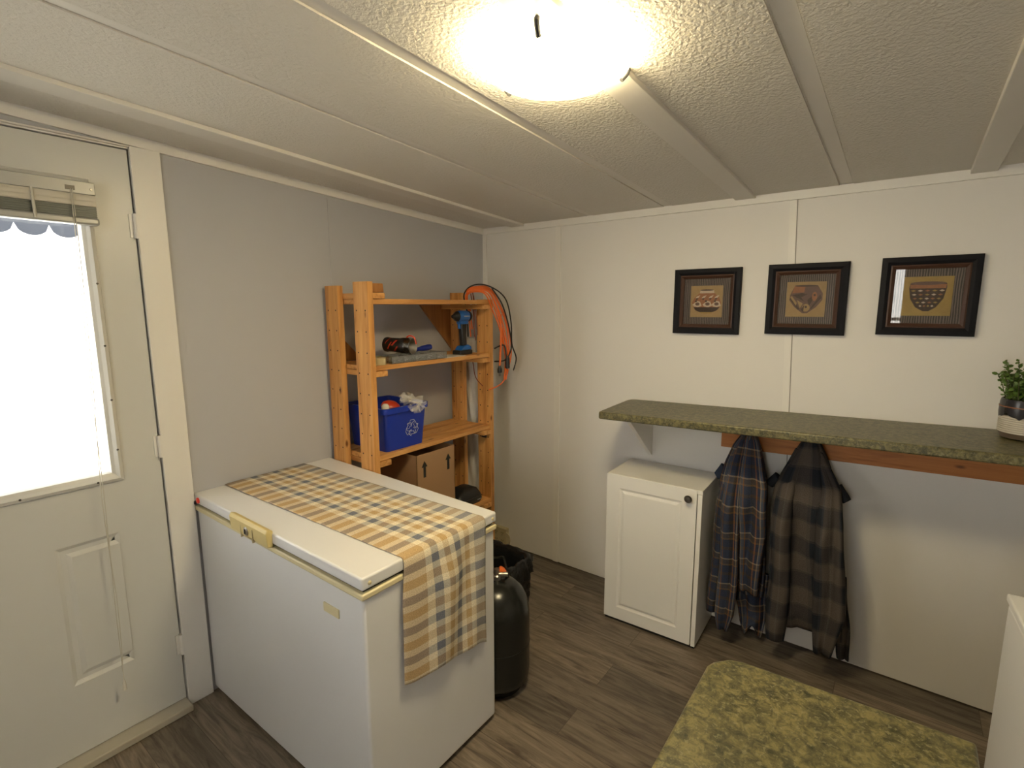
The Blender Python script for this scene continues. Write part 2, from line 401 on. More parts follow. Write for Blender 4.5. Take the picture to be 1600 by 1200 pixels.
# glazing frame (raised moulding with screws)
bm = bmesh.new()
fo = .034
ring = [(fo, 0), (fo-.004, .010), (.020, .015), (.010, .008), (.0, .004), (-.004, -.012)]
def fr(ins, x): return [(-.004+x, GY0-ins, GZ0-ins), (-.004+x, GY1+ins, GZ0-ins), (-.004+x, GY1+ins, GZ1+ins), (-.004+x, GY0-ins, GZ1+ins)]
rs = [[bm.verts.new(p) for p in fr(i_, x_)] for i_, x_ in ring]
for A, Bq in zip(rs, rs[1:]):
    for k in range(4): bm.faces.new((A[k], A[(k+1) % 4], Bq[(k+1) % 4], Bq[k]))
gf = obj('window_frame', bm, 'door', dr)
for yy, zz in [(GY1+.021, q) for q in (1.05, 1.22, 1.40, 1.60)]+[(q, GZ0-.021) for q in (-1.99, -2.18, -2.37)]:
    bm = bmesh.new(); lathe(bm, (.009, yy, zz), [(.0035, 0), (.0035, .002), (.002, .003)], 8, (1, 0, 0)); obj('screw', bm, 'darksteel', dr)
obj('pane', B(-.030, -.026, GY0-.004, GY1+.004, GZ0-.004, GZ1+.004), 'pane', dr)
for zz in (1.793, 1.033, .258):
    bm = bmesh.new(); lathe(bm, (.006, DY1-.001, zz-.04), [(.0085, 0), (.0085, .08)], 12); box(bm, -.003, .0005, DY1-.018, DY1, zz-.038, zz+.038)
    obj('hinge', bm, 'trim', dr, smooth=True)
bm = bmesh.new(); lathe(bm, (-.004, DY0+.07, 1.0), [(.03, 0), (.03, .006), (.012, .01), (.012, .04), (.027, .05), (.028, .065), (.015, .078)], 20, (1, 0, 0)); obj('door_knob', bm, 'steel', dr, smooth=True)

# rolled-up blind on the door
bl = thing('window_blind', (.02, -2.21, 1.775), 'ivory slatted blind drawn up tight at the top of the door window', 'blind')
yb0, yb1 = -2.515, -1.912
bm = bmesh.new(); box(bm, .006, .042, yb0, yb1, 1.868, 1.906); obj('headrail', bm, 'alu', bl, bevel=.002)
bm = bmesh.new()
for k in range(8):
    z = 1.870-k*.0042; dx = .003*math.sin(k*1.9)
    prism(bm, [(.010+dx, yb0, z-.003), (.025+dx, yb0, z), (.040+dx, yb0, z-.003), (.040+dx, yb0, z-.0045), (.025+dx, yb0, z-.0015), (.010+dx, yb0, z-.0045)], (0, yb1-yb0, 0))
box(bm, .012, .038, yb0, yb1, 1.834, 1.869)
obj('slats', bm, 'blind', bl)
bm = bmesh.new(); box(bm, .014, .032, yb0, yb1, 1.799, 1.835)
for k in range(5): box(bm, .010, .0355, yb0, yb1, 1.802+k*.0065, 1.8045+k*.0065)
obj('lower_slats', bm, 'shadeslat', bl)
bm = bmesh.new(); box(bm, .008, .044, yb0-.004, yb1+.003, 1.778, 1.800); obj('bottom_rail', bm, 'alu', bl, bevel=.006, seg=3)
bm = bmesh.new(); lathe(bm, (.042, -1.922, 1.885), [(.004, 0), (.003, .002)], 10, (1, 0, 0)); obj('screw', bm, 'steel', bl)
bm = bmesh.new(); box(bm, .0405, .043, -1.985, -1.962, 1.877, 1.890); obj('cord_slot', bm, 'darksteel', bl)
for yy in (-2.062, -2.36):
    bm = bmesh.new(); tube(bm, [(.041, yy, 1.87), (.043, yy, 1.83), (.045, yy, 1.80), (.046, yy, 1.785)], .004, 6); obj('ladder_tape', bm, 'cordwhite', bl)
bm = bmesh.new()
tube(bm, [(.044, -1.973, 1.88), (.048, -1.976, 1.7), (.044, -1.984, 1.3), (.036, -1.985, .9), (.034, -1.992, .5), (.036, -1.995, .245)], .0013, 5)
tube(bm, [(.044, -1.969, 1.88), (.050, -1.971, 1.7), (.046, -1.978, 1.3), (.040, -1.992, .9), (.036, -1.986, .5), (.036, -1.996, .245)], .0013, 5)
obj('pull_cord', bm, 'cordwhite', bl)
bm = bmesh.new(); lathe(bm, (.036, -1.9955, .205), [(.002, 0), (.0065, .003), (.005, .03), (.002, .045)], 10); obj('tassel', bm, 'cordwhite', bl, smooth=True)

# ---------------------------------------------------------------- outside, seen through the door window
o = obj('patio', B(-9, -.1, -9, 6, -.45, -.35), 'deck'); tag(o, kind='structure')
bm = bmesh.new()
for k in range(40): box(bm, -6.02, -6, -8+.34*k, -8+.34*k+.32, -.35, 1.35)
for z in (-.1, 1.1): box(bm, -6.06, -6.02, -8, 5.6, z, z+.09)
tag(obj('garden_fence', bm, 'siding'), 'pale board fence in glare beyond the door window', 'fence')
aw = thing('awning', (-.6, -2.0, 2.1), 'grey awning with scalloped valance hanging outside the door window', 'awning')
bm = bmesh.new(); prism(bm, [(-.12, -3.2, 2.25), (-1.2, -3.2, 2.01), (-1.2, -3.2, 2.003), (-.12, -3.2, 2.243)], (0, 2.6, 0)); obj('canopy', bm, 'canvas', aw)
bm = bmesh.new(); per = .1235; y0 = -1.9-per*10; nsc = 20; seg = 10
top = []; bot = []
for k in range(nsc):
    for j in range(seg):
        a = j/seg; top.append((-1.2, y0+(k+a)*per, 2.004)); bot.append((-1.2, y0+(k+a)*per, 1.912-.052*math.sqrt(max(0, 1-(2*a-1)**2))))
T = [bm.verts.new(p) for p in top]; Bo = [bm.verts.new(p) for p in bot]
T2 = [bm.verts.new((p[0]-.003, p[1], p[2])) for p in top]; B2 = [bm.verts.new((p[0]-.003, p[1], p[2])) for p in bot]
for i in range(len(T)-1):
    bm.faces.new((T[i], T[i+1], Bo[i+1], Bo[i])); bm.faces.new((T2[i], B2[i], B2[i+1], T2[i+1])); bm.faces.new((Bo[i], Bo[i+1], B2[i+1], B2[i]))
obj('valance', bm, 'canvas', aw)
for yy in (-3.1, -.65):
    bm = bmesh.new(); tube(bm, [(-.1, yy, 1.95), (-1.19, yy, 1.99)], .010, 8, sm=0); obj('support_arm', bm, 'alu', aw)

# ---------------------------------------------------------------- ceiling lamp
LX, LY = 1.430, -1.432; LZ = zc(LY)
lm = thing('ceiling_lamp', (LX, LY, LZ), 'round flush dome ceiling lamp glowing warm white', 'lamp')
bm = bmesh.new(); lathe(bm, (LX, LY, LZ-.020), [(.13, .0), (.13, .02)], 40); obj('base_plate', bm, 'trim', lm, smooth=True)
bm = bmesh.new(); lathe(bm, (LX, LY, LZ-.014), [(.160, .010), (.165, .0), (.158, -.013), (.135, -.028), (.095, -.040), (.05, -.047), (.0, -.049)], 48, cap=False)
obj('glass_dome', bm, 'lamp', lm, smooth=True, angle=80)
for a in (52, 168, 290):
    a = math.radians(a); c_, s_ = math.cos(a), math.sin(a)
    bm = bmesh.new(); tube(bm, [(LX+.150*c_, LY+.150*s_, LZ-.004), (LX+.169*c_, LY+.169*s_, LZ-.008), (LX+.170*c_, LY+.170*s_, LZ-.018), (LX+.156*c_, LY+.156*s_, LZ-.034)], .0058, 8)
    obj('clip', bm, 'dark', lm, smooth=True)

# ---------------------------------------------------------------- chest freezer
fz = thing('chest_freezer', (.5, -1.41, 0), 'white chest freezer under the plaid runner with a cream latch', 'freezer')
X0, X1, Y0, Y1 = .002, 1.004, -1.695, -1.129
def lift(o):
    for v_ in o.data.vertices:
        v_.co.z += .018*(1-v_.co.x)*max(0, v_.co.z)/.81
        if v_.co.y < -1.4: v_.co.y -= .015*(1-v_.co.x)
    return o
lift(obj('body', B(X0+.006, X1-.006, Y0+.006, Y1-.006, .02, .752), 'enamel', fz, bevel=.008, seg=3))
lift(obj('lid', B(X0, X1, Y0, Y1, .775, .812), 'enamel', fz, bevel=.006, seg=3))
bm = bmesh.new(); box(bm, X0+.012, X1-.012, Y0+.012, Y1-.012, .75, .778); lift(obj('gasket', bm, 'dark', fz))
bm = bmesh.new(); box(bm, X0, X1+.002, Y0-.002, Y1, .748, .766); lift(obj('rim_trim', bm, 'creamtrim', fz, bevel=.004))
bm = bmesh.new(); prism(bm, [(.322, Y0+.004, .831), (.322, Y0-.014, .838), (.322, Y0-.020, .826), (.322, Y0-.016, .780), (.322, Y0+.002, .776)], (.238, 0, 0))
h = lift(obj('latch_handle', bm, 'cream', fz, bevel=.003)); 
for v_ in h.data.vertices: v_.co.z -= .012
for xx in (.395, .472):
    bm = bmesh.new(); box(bm, xx, xx+.0015, Y0-.0285, Y0-.020, .770, .815); obj('latch_seam', bm, 'ivory', fz)
bm = bmesh.new(); lathe(bm, (.43, Y0-.024, .799), [(.015, 0), (.015, .004), (.011, .0065)], 20, (0, -1, 0)); obj('lock', bm, 'steel', fz, smooth=True)
bm = bmesh.new(); box(bm, .4265, .4335, Y0-.0315, Y0-.029, .791, .807); obj('keyhole', bm, 'dark', fz)
lift(obj('badge', B(.816, .888, Y0+.002, Y0+.0065, .650, .677), 'creamtrim', fz, bevel=.001))
bm = bmesh.new(); lathe(bm, (.040, Y0, .792), [(.011, 0), (.011, .004), (.006, .006)], 16, (0, -1, 0)); lift(obj('indicator_light', bm, 'redlight', fz, smooth=True))
bm = bmesh.new(); lathe(bm, (.014, Y0, .778), [(.008, 0), (.006, .006)], 12, (0, -1, 0)); lift(obj('hole_plug', bm, 'dark', fz))
for yy in (-1.670, -1.150):
    bm = bmesh.new(); lathe(bm, (X1, yy, .792), [(.006, 0), (.005, .003), (.002, .005)], 12, (1, 0, 0)); obj('screw_cap', bm, 'ivory', fz, smooth=True)
obj('base', B(.03, .975, Y0+.03, Y1-.03, 0, .03), 'dark', fz)

# plaid runner: over the lid and down the free end
bm = bmesh.new(); uvl = bm.loops.layers.uv.new('UV')
NU, NV = 150, 40; L0 = .98; W0 = .36
def rz(x): return .8135+.018*(1-x)
def runner_pt(s, q):
    # s arc length from the wall end, q 0..1 across (near -> far)
    yn, yf = -1.600+.046*min(s, 1.0), -1.262+.067*min(s, 1.0)
    wv = .0016*math.sin(7*q+5*s)+.0012*math.sin(17*s)
    hang = .372+.065*q+.006*math.sin(q*13)
    if s <= L0:
        x = .010+s; return Vector((x, yn+(yf-yn)*q, rz(x)+.0015+max(0, wv)))
    r_ = .016; arc = r_*PI/2; d = s-L0
    if d < arc:
        a = d/r_; x = .990+r_*math.sin(a); return Vector((x+.002, yn+(yf-yn)*q, rz(1)-r_*(1-math.cos(a))+.0025))
    d = (d-arc)/(1.42-L0-arc)*hang
    k = min(1, d/.12)
    out = .006+k*(.009+.007*math.sin(q*6.2-.9+d*3)+.006*math.sin(q*15+d*6))*min(1, .25+q*3)
    ny = yn+(yf-yn)*q+.012*k*math.sin(q*5-1)-.02*d*(1-q)
    return Vector((1.004+max(.004, out), ny, rz(1)-r_-d+.002))
grid = [[bm.verts.new(runner_pt(1.42*i/NU, j/NV)) for j in range(NV+1)] for i in range(NU+1)]
for i in range(NU):
    for j in range(NV):
        f = bm.faces.new((grid[i][j], grid[i+1][j], grid[i+1][j+1], grid[i][j+1]))
        for lp, (a, b) in zip(f.loops, ((i, j), (i+1, j), (i+1, j+1), (i, j+1))): lp[uvl].uv = (a*1.42/NU*.98, b/NV*W0*.9995)
ru = obj('table_runner', bm, 'runner', smooth=True, angle=180)
sm = ru.modifiers.new('solid', 'SOLIDIFY'); sm.thickness = .0022; sm.offset = 0
tag(ru, 'tan, cream and grey plaid runner draped over the end of the chest freezer', 'cloth')

# ---------------------------------------------------------------- pine shelf unit
sh = thing('shelf_unit', (.17, -.72, 0), 'open pine shelving unit with pegged posts in the corner', 'shelf')
YA0, YA1, YB0, YB1 = -1.122, -1.094, -.330, -.302
def post(x0, x1, y0, y1, top, name='post'):
    bm = B(x0, x1, y0, y1, 0, top); z = .10
    while z < top-.03:
        for xx in (x0+.018, x1-.018): lathe(bm, (xx, y0-.0004, z), [(.0035, 0), (.0035, .001)], 8, (0, 1, 0), mi=1)
        z += .088
    obj(name, bm, ['pine_z', 'dark'], sh)
post(.032, .122, YA0, YA1, 1.614); post(.240, .334, YA0-.004, YA1-.004, 1.626)
post(.030, .120, YB0, YB1, 1.598); post(.228, .318, YB0, YB1, 1.560)
for zt, th in ((1.556, .022), (1.272, .020), (.876, .022), (.455, .022)):
    k = 0
    for x0, x1 in ((.030, .118), (.124, .212), (.218, .312)):
        obj('shelf_board', B(x0, x1, YA1+.001 if zt < 1.5 else YA1+.001, YB0-.001 if zt > 1.5 else YB0-.001, zt-th, zt), 'pine_y', sh, bevel=.0015)
    for ya, yb in ((YA1+.0015, YA1+.068), (YB0-.062, YB0-.0015)):
        if zt > 1.5 and ya < -.7: z0 = zt+.001
        else: z0 = zt-th-.026
        obj('cleat', B(.020, .322, ya, yb, z0, z0+.024), 'pine_x', sh, bevel=.002)
# triangular gussets at the back
bm = bmesh.new(); prism(bm, [(.004, -.545, 1.532), (.004, -.305, 1.532), (.004, -.305, 1.28)], (.014, 0, 0)); obj('gusset', bm, 'ply', sh)
bm = bmesh.new(); prism(bm, [(.004, -1.10, 1.273), (.004, -1.10, 1.445), (.004, -.93, 1.273)], (.014, 0, 0)); obj('gusset', bm, 'ply', sh)
obj('metal_bracket', B(.255, .290, YB0-.004, YB0, .800, .842), 'darksteel', sh)
# wood offcut standing on the top shelf
bm = bmesh.new(); prism(bm, [(.20, -1.060, 1.5835), (.29, -1.060, 1.5835), (.285, -1.060, 1.622), (.205, -1.060, 1.626)], (0, .055, 0))
tag(obj('wood_offcut', bm, 'ply', bevel=.002), 'dark wooden offcut on the top shelf behind the left front post', 'wood block')

# ---------------------------------------------------------------- items on the middle shelf
ZM = 1.2722
bt = thing('spray_bottle', (.15, -1.0, ZM), 'yellow and white bottle with black cap beside the left shelf post', 'bottle')
bm = bmesh.new(); prism(bm, [(.125, -1.030, ZM), (.175, -1.030, ZM), (.175, -.975, ZM), (.125, -.975, ZM)], (0, 0, .170)); obj('body', bm, 'yellow', bt, bevel=.010, seg=4)
obj('label', B(.1752, .1762, -1.022, -.983, ZM+.025, ZM+.140), 'label', bt); obj('label', B(.132, .168, -1.0312, -1.0302, ZM+.025, ZM+.140), 'label', bt)
bm = bmesh.new(); lathe(bm, (.15, -1.002, ZM+.168), [(.022, 0), (.012, .012), (.012, .018)], 20); obj('neck', bm, 'yellow', bt, smooth=True)
bm = bmesh.new(); lathe(bm, (.15, -1.002, ZM+.184), [(.014, 0), (.014, .022), (.009, .027)], 20); obj('cap', bm, 'black', bt, smooth=True)

tr = thing('parts_tray', (.24, -.80, ZM), 'long clear plastic tray of small hardware along the middle shelf', 'tray')
bm = bmesh.new(); tx0, tx1, ty0, ty1 = .182, .300, -.985, -.640
box(bm, tx0, tx1, ty0, ty1, ZM, ZM+.002)
for a in ((tx0, tx0+.002, ty0, ty1), (tx1-.002, tx1, ty0, ty1), (tx0, tx1, ty0, ty0+.002), (tx0, tx1, ty1-.002, ty1)): box(bm, *a, ZM, ZM+.032)
for k in range(1, 5): yy = ty0+(ty1-ty0)*k/5; box(bm, tx0, tx1, yy, yy+.002, ZM, ZM+.026)
obj('tray_body', bm, 'clear', tr)
bm = bmesh.new()
for k in range(110):
    x = random.uniform(tx0+.008, tx1-.008); y = random.uniform(ty0+.01, ty1-.01)
    a = random.uniform(0, 6.28); lathe(bm, (x, y, ZM+.006+random.random()*.010), [(.0035, 0), (.0018, .003), (.0016, .016)], 6, (math.cos(a), math.sin(a), random.uniform(-.2, .2)))
tag(obj('screws', bm, 'steel', tr), kind='stuff')
tp = thing('tape_roll', (.27, -1.000, ZM), 'small pale roll of tape beside the clear tray near the shelf post', 'tape')
bm = bmesh.new()
pr = [(.012, 0), (.027, 0), (.027, .030), (.012, .030), (.012, 0)]; lathe(bm, (.272, -1.028, ZM), pr, 28, cap=False); obj('tape', bm, 'ivory', tp, smooth=True)
bm = bmesh.new(); lathe(bm, (.272, -1.028, ZM), [(.0105, 0), (.012, 0), (.012, .0305), (.0105, .0305), (.0105, 0)], 28, cap=False); obj('core', bm, 'card', tp, smooth=True)

# lantern torch lying across the tray
ft = thing('torch', (.215, -.83, ZM), 'black torch with red markings and round silver lens lying across the tray', 'torch')
ax = Vector((.145, .045, -.006)).normalized(); c0 = Vector((.125, -.875, ZM+.074))
bm = bmesh.new(); lathe(bm, c0, [(.0, -.004), (.024, -.003), (.034, .004), (.036, .014), (.033, .03), (.034, .085), (.037, .095), (.037, .115), (.0365, .12)], 28, ax); obj('body', bm, 'black', ft, smooth=True)
bm = bmesh.new(); lathe(bm, c0, [(.0365, .115), (.040, .118), (.041, .150), (.038, .152)], 28, ax, cap=False); obj('head_ring', bm, 'clear', ft, smooth=True)
bm = bmesh.new(); lathe(bm, c0, [(.038, .151), (.026, .140), (.008, .125), (.0, .124)], 28, ax, cap=False); obj('lens', bm, 'steel', ft, smooth=True)
bm = bmesh.new()
for (h_, a0, a1, wd) in ((.030, -.5, .5, .006), (.052, 0., .8, .010), (.062, -.8, -.1, .008), (.080, -.3, .5, .004), (.016, .1, 1.2, .004)):
    e1 = Vector((0, 0, 1)).cross(ax).normalized(); e1 = -e1 if e1.x < 0 else e1; e2 = ax.cross(e1); e2 = -e2 if e2.z < 0 else e2
    pr = []
    for k in range(6):
        a = a0+(a1-a0)*k/5; d = e1*math.cos(a)+e2*math.sin(a); pr.append((c0+ax*(h_+.004*k)+d*.0348, c0+ax*(h_+wd+.004*k)+d*.0348))
    for (a, b), (c_, d_) in zip(pr, pr[1:]): bm.faces.new([bm.verts.new(q) for q in (a, b, d_, c_)])
obj('markings', bm, 'red', ft)
bm = bmesh.new(); tube(bm, [c0+ax*.118+Vector((0, 0, .040)), c0+ax*.135+Vector((.0, 0, .048)), c0+ax*.158+Vector((0, 0, .040)), c0+ax*.168+Vector((0, 0, .010))], .0035, 8); obj('wrist_cord', bm, 'red', ft, smooth=True)

sd = thing('screwdriver', (.15, -.63, ZM), 'blue handled screwdriver lying behind the torch', 'screwdriver')
ax = Vector((.12, .98, .10)).normalized(); c1 = Vector((.15, -.715, ZM+.037))
bm = bmesh.new(); lathe(bm, c1, [(.007, 0), (.011, .008), (.010, .025), (.014, .045), (.0155, .080), (.013, .100), (.006, .106)], 20, ax); obj('handle', bm, 'bluehandle', sd, smooth=True)
bm = bmesh.new(); lathe(bm, c1, [(.003, -.11), (.003, .002)], 10, ax); obj('shaft', bm, 'steel', sd)

bm = bmesh.new(); prism(bm, [(.185, -.640, ZM), (.305, -.655, ZM), (.305, -.505, ZM), (.20, -.47, ZM)], (0, 0, .0015)); tag(obj('paper_sheet', bm, 'paper'), 'small white sheet of paper at the edge of the middle shelf', 'paper')

# cordless drill / driver
dl = thing('cordless_driver', (.225, -.44, ZM), 'blue and black cordless driver standing on its battery on the middle shelf', 'drill')
DX, DYc = .235, -.452
bm = bmesh.new(); prism(bm, [(DX-.030, DYc-.052, ZM), (DX+.030, DYc-.052, ZM), (DX+.030, DYc+.045, ZM), (DX-.030, DYc+.045, ZM)], (0, 0, .024)); obj('battery', bm, 'black', dl, bevel=.006, seg=3)
bm = bmesh.new(); 
prism(bm, [(DX-.026, DYc-.040, ZM+.024), (DX-.026, DYc-.020, ZM+.045), (DX-.026, DYc+.020, ZM+.052), (DX-.026, DYc+.042, ZM+.040), (DX-.026, DYc+.042, ZM+.024)], (.052, 0, 0)); obj('battery_top', bm, 'blue', dl, bevel=.005, seg=3)
bm = bmesh.new()
prism(bm, [(DX-.015, DYc-.014, ZM+.045), (DX-.015, DYc+.020, ZM+.045), (DX-.015, DYc+.016, ZM+.10), (DX-.015, DYc+.022, ZM+.17), (DX-.015, DYc-.022, ZM+.17), (DX-.015, DYc-.018, ZM+.10)], (.030, 0, 0)); obj('grip', bm, 'black', dl, bevel=.008, seg=3)
bm = bmesh.new(); box(bm, DX-.007, DX+.007, DYc-.032, DYc-.018, ZM+.135, ZM+.160); obj('trigger', bm, 'blue', dl, bevel=.003)
bm = bmesh.new(); lathe(bm, (DX, DYc+.040, ZM+.200), [(.012, 0), (.026, .006), (.030, .02), (.030, .070), (.027, .082)], 28, (0, -1, 0)); obj('motor_housing', bm, 'blue', dl, smooth=True)
bm = bmesh.new(); lathe(bm, (DX, DYc-.042, ZM+.200), [(.027, 0), (.022, .012), (.013, .022), (.009, .034)], 24, (0, -1, 0)); obj('chuck', bm, 'black', dl, smooth=True)
bm = bmesh.new(); lathe(bm, (DX, DYc+.038, ZM+.200), [(.029, 0), (.026, .012), (.010, .018)], 24, (0, 1, 0)); obj('rear_cap', bm, 'black', dl, smooth=True)
bm = bmesh.new(); prism(bm, [(DX-.016, DYc-.030, ZM+.158), (DX-.016, DYc+.026, ZM+.158), (DX-.016, DYc+.030, ZM+.185), (DX-.016, DYc-.034, ZM+.185)], (.032, 0, 0)); obj('neck', bm, 'blue', dl, bevel=.004)
bm = bmesh.new()
for k in range(7): box(bm, DX+.0297, DX+.0306, DYc-.018+k*.006, DYc-.0145+k*.006, ZM+.198, ZM+.203)
obj('badge', bm, 'alu', dl)

# ---------------------------------------------------------------- cords on the right front post
def cordthing(name, label, paths, r, mat, grp=None):
    t_ = thing(name, paths[0][0], label, 'cord', grp)
    bm = bmesh.new()
    for p in paths: tube(bm, p, r, 8)
    obj('cable', bm, mat, t_, smooth=True); return t_
paths = []; random.seed(5)
for k in range(6):
    f_ = k-2.5; j = lambda a=.005: random.uniform(-a, a)
    paths.append([(.21+j(), -.345+f_*.007, (1.36, 1.50, 1.40, 1.515, 1.51, 1.505)[k]), (.207+j(), -.36+f_*.008, 1.52), (.21+j(), -.385+f_*.006, 1.54), (.235+j(), -.415+j(), 1.585+k*.004), (.275, -.395+j(), 1.600+k*.005),
        (.322+j(), -.34+f_*.008, 1.585+k*.006), (.345+f_*.005, -.292+f_*.012, 1.505+j(.01)), (.362+f_*.006, -.262+f_*.010, 1.40+j(.02)), (.370+f_*.005, -.242+f_*.006+j(.004), 1.29), (.368+f_*.003, -.238+f_*.004, 1.22+j()), (.36, -.25+f_*.004, 1.15+j(.03))])
paths.append([(.365, -.242, 1.22), (.368, -.236, 1.17), (.358, -.252, 1.125), (.340, -.285, 1.092), (.318, -.340, 1.075)])
oc = cordthing('extension_cord', 'thick orange extension cord looped over the top right of the pine shelf', paths, .0037, 'orange')
bm = bmesh.new(); tube(bm, [(.352, -.275, 1.48), (.362, -.288, 1.36), (.365, -.300, 1.24), (.366, -.305, 1.205)], .0055, 8); obj('cable', bm, 'orange', oc, smooth=True)
bm = bmesh.new(); lathe(bm, (.366, -.305, 1.165), [(.007, 0), (.013, .004), (.013, .022), (.006, .042)], 14); 
for s_ in (-.005, .005): box(bm, .365, .367, -.305+s_-.001, -.305+s_+.001, 1.150, 1.166)
obj('plug', bm, 'black', oc, smooth=True)
bm = bmesh.new(); lathe(bm, (.372, -.245, 1.185), [(.008, 0), (.013, .004), (.012, .055), (.006, .07)], 14); obj('socket', bm, 'black', oc, smooth=True)
cordthing('power_cord', 'black power cord looped over the orange cord on the shelf corner', [
    [(.20, -.372, 1.36), (.20, -.378, 1.50), (.215, -.415, 1.585), (.275, -.41, 1.632), (.330, -.345, 1.628), (.378, -.27, 1.565), (.390, -.235, 1.44), (.388, -.225, 1.32), (.392, -.192, 1.24), (.382, -.205, 1.17)],
    [(.34, -.335, 1.618), (.375, -.29, 1.53), (.39, -.25, 1.40), (.388, -.23, 1.30), (.37, -.26, 1.235), (.35, -.33, 1.23)],
    [(.35, -.33, 1.30), (.37, -.275, 1.315), (.375, -.262, 1.27), (.372, -.248, 1.22)]], .0038, 'black')
cordthing('thin_cord', 'thin cord browned for shade hanging between the right shelf posts', [
    [(.255, -.39, 1.60), (.245, -.37, 1.50), (.24, -.365, 1.40), (.245, -.36, 1.34)], [(.25, -.40, 1.59), (.235, -.365, 1.48), (.235, -.36, 1.36)],
    [(.26, -.39, 1.58), (.25, -.36, 1.48), (.25, -.35, 1.37)], [(.24, -.43, 1.25), (.25, -.40, 1.262), (.245, -.385, 1.22), (.25, -.37, 1.14), (.27, -.335, 1.09)]], .0026, 'brownred')
# white fabric roll standing behind the posts in the corner
bm = bmesh.new(); n = 40; rings = []
for i in range(60):
    z = .02+1.32*i/59; rr = .042*(1-.15*(i/59))
    rings.append([bm.verts.new((.085+.008*math.sin(z*9)+(rr+.005*math.sin(k*2*PI/n*5+z*22)+.003*math.sin(k*2*PI/n*9-z*37))*math.cos(2*PI*k/n), -.215+(rr+.005*math.sin(k*2*PI/n*5+z*22))*math.sin(2*PI*k/n), z)) for k in range(n)])
for A, Bq in zip(rings, rings[1:]):
    for k in range(n): bm.faces.new((A[k], A[(k+1) % n], Bq[(k+1) % n], Bq[k]))
bm.faces.new(rings[0]); bm.faces.new(rings[-1])
tag(obj('fabric_roll', bm, 'cloth', smooth=True, angle=180), 'crumpled white fabric roll standing upright in the corner behind the shelf posts', 'fabric')

# ---------------------------------------------------------------- blue recycling bin
ZL = .8765
rb = thing('recycling_bin', (.15, -.91, ZL), 'blue plastic recycling bin with white arrows on the third shelf', 'bin')
def rrect(x0, x1, y0, y1, r, z, n=5):
    out = []
    for cx, cy, a0 in ((x1-r, y1-r, 0), (x0+r, y1-r, 90), (x0+r, y0+r, 180), (x1-r, y0+r, 270)):
        for k in range(n+1): a = math.radians(a0+90*k/n); out.append((cx+r*math.cos(a), cy+r*math.sin(a), z))
    return out
def shell(bm, levels, closebottom=True):
    rs = [[bm.verts.new(p) for p in L] for L in levels]
    for A, Bq in zip(rs, rs[1:]):
        for k in range(len(A)): bm.faces.new((A[k], A[(k+1) % len(A)], Bq[(k+1) % len(A)], Bq[k]))
    bm.faces.new(rs[0]); bm.faces.new(rs[-1])
def tub(x0, x1, y0, y1, z0, z1, tap, lipw, lipz, th, r):
    L = [rrect(x0+tap, x1-tap, y0+tap, y1-tap, r, z0), rrect(x0+.002, x1-.002, y0+.002, y1-.002, r, z1-lipz), rrect(x0-lipw, x1+lipw, y0-lipw, y1+lipw, r+lipw, z1-lipz),
         rrect(x0-lipw, x1+lipw, y0-lipw, y1+lipw, r+lipw, z1), rrect(x0+th, x1-th, y0+th, y1-th, r, z1), rrect(x0+tap+th, x1-tap-th, y0+tap+th, y1-tap-th, r, z0+th)]
    bm = bmesh.new(); shell(bm, L); return bm
bx0, bx1, by0, by1, bz1 = .022, .306, -1.040, -.786, ZL+.200
obj('bin_body', tub(bx0, bx1, by0, by1, ZL, bz1, .016, .010, .024, .004, .018), 'bluebin', rb, smooth=True, angle=50)
# three chasing arrows, outlined
def on_face(u, vz):  # point on the +x face
    f_ = (vz-ZL)/.176; return Vector((bx1-.016*(1-f_)+.0012, u, vz))
bm = bmesh.new(); cy, cz_ = -.880, ZL+.088
def outline(poly, r=.0011):
    P = [on_face(cy+a, cz_+b) for a, b in poly]; P.append(P[0]); tube(bm, P, r, 5, sm=0)
base_arrow = [(.014, -.025), (-.004, -.025), (-.004, -.032), (-.017, -.0190), (-.004, -.006), (-.004, -.013), (.008, -.013)]
for k in range(3):
    a = math.radians(120*k)
    for pl in (base_arrow, [(.017, -.025), (.024, -.023), (.033, -.008), (.025, .004), (.013, -.004), (.018, -.011)]):
        outline([(1.2*(x*math.cos(a)-y*math.sin(a)), 1.2*(x*math.sin(a)+y*math.cos(a))) for x, y in pl], .0009)
obj('recycling_symbol', bm, 'whitepaint', rb)
# contents
bm = bmesh.new(); lathe(bm, (.20, -.93, ZL+.155), [(0, -.002), (.022, 0), (.040, .012), (.046, .028), (.040, .045), (.022, .056), (.0, .058)], 24, Vector((.25, .15, 1)), cap=False)
tag(obj('red_container', bm, 'red', smooth=True), 'red rounded container lying inside the blue bin', 'container')
bm = bmesh.new(); lathe(bm, (.262, -1.000, ZL+.160), [(.012, 0), (.017, .01), (.017, .045), (.010, .055)], 16); tag(obj('white_jar', bm, 'paper', smooth=True), 'small white item poking up in the left corner of the blue bin', 'jar')
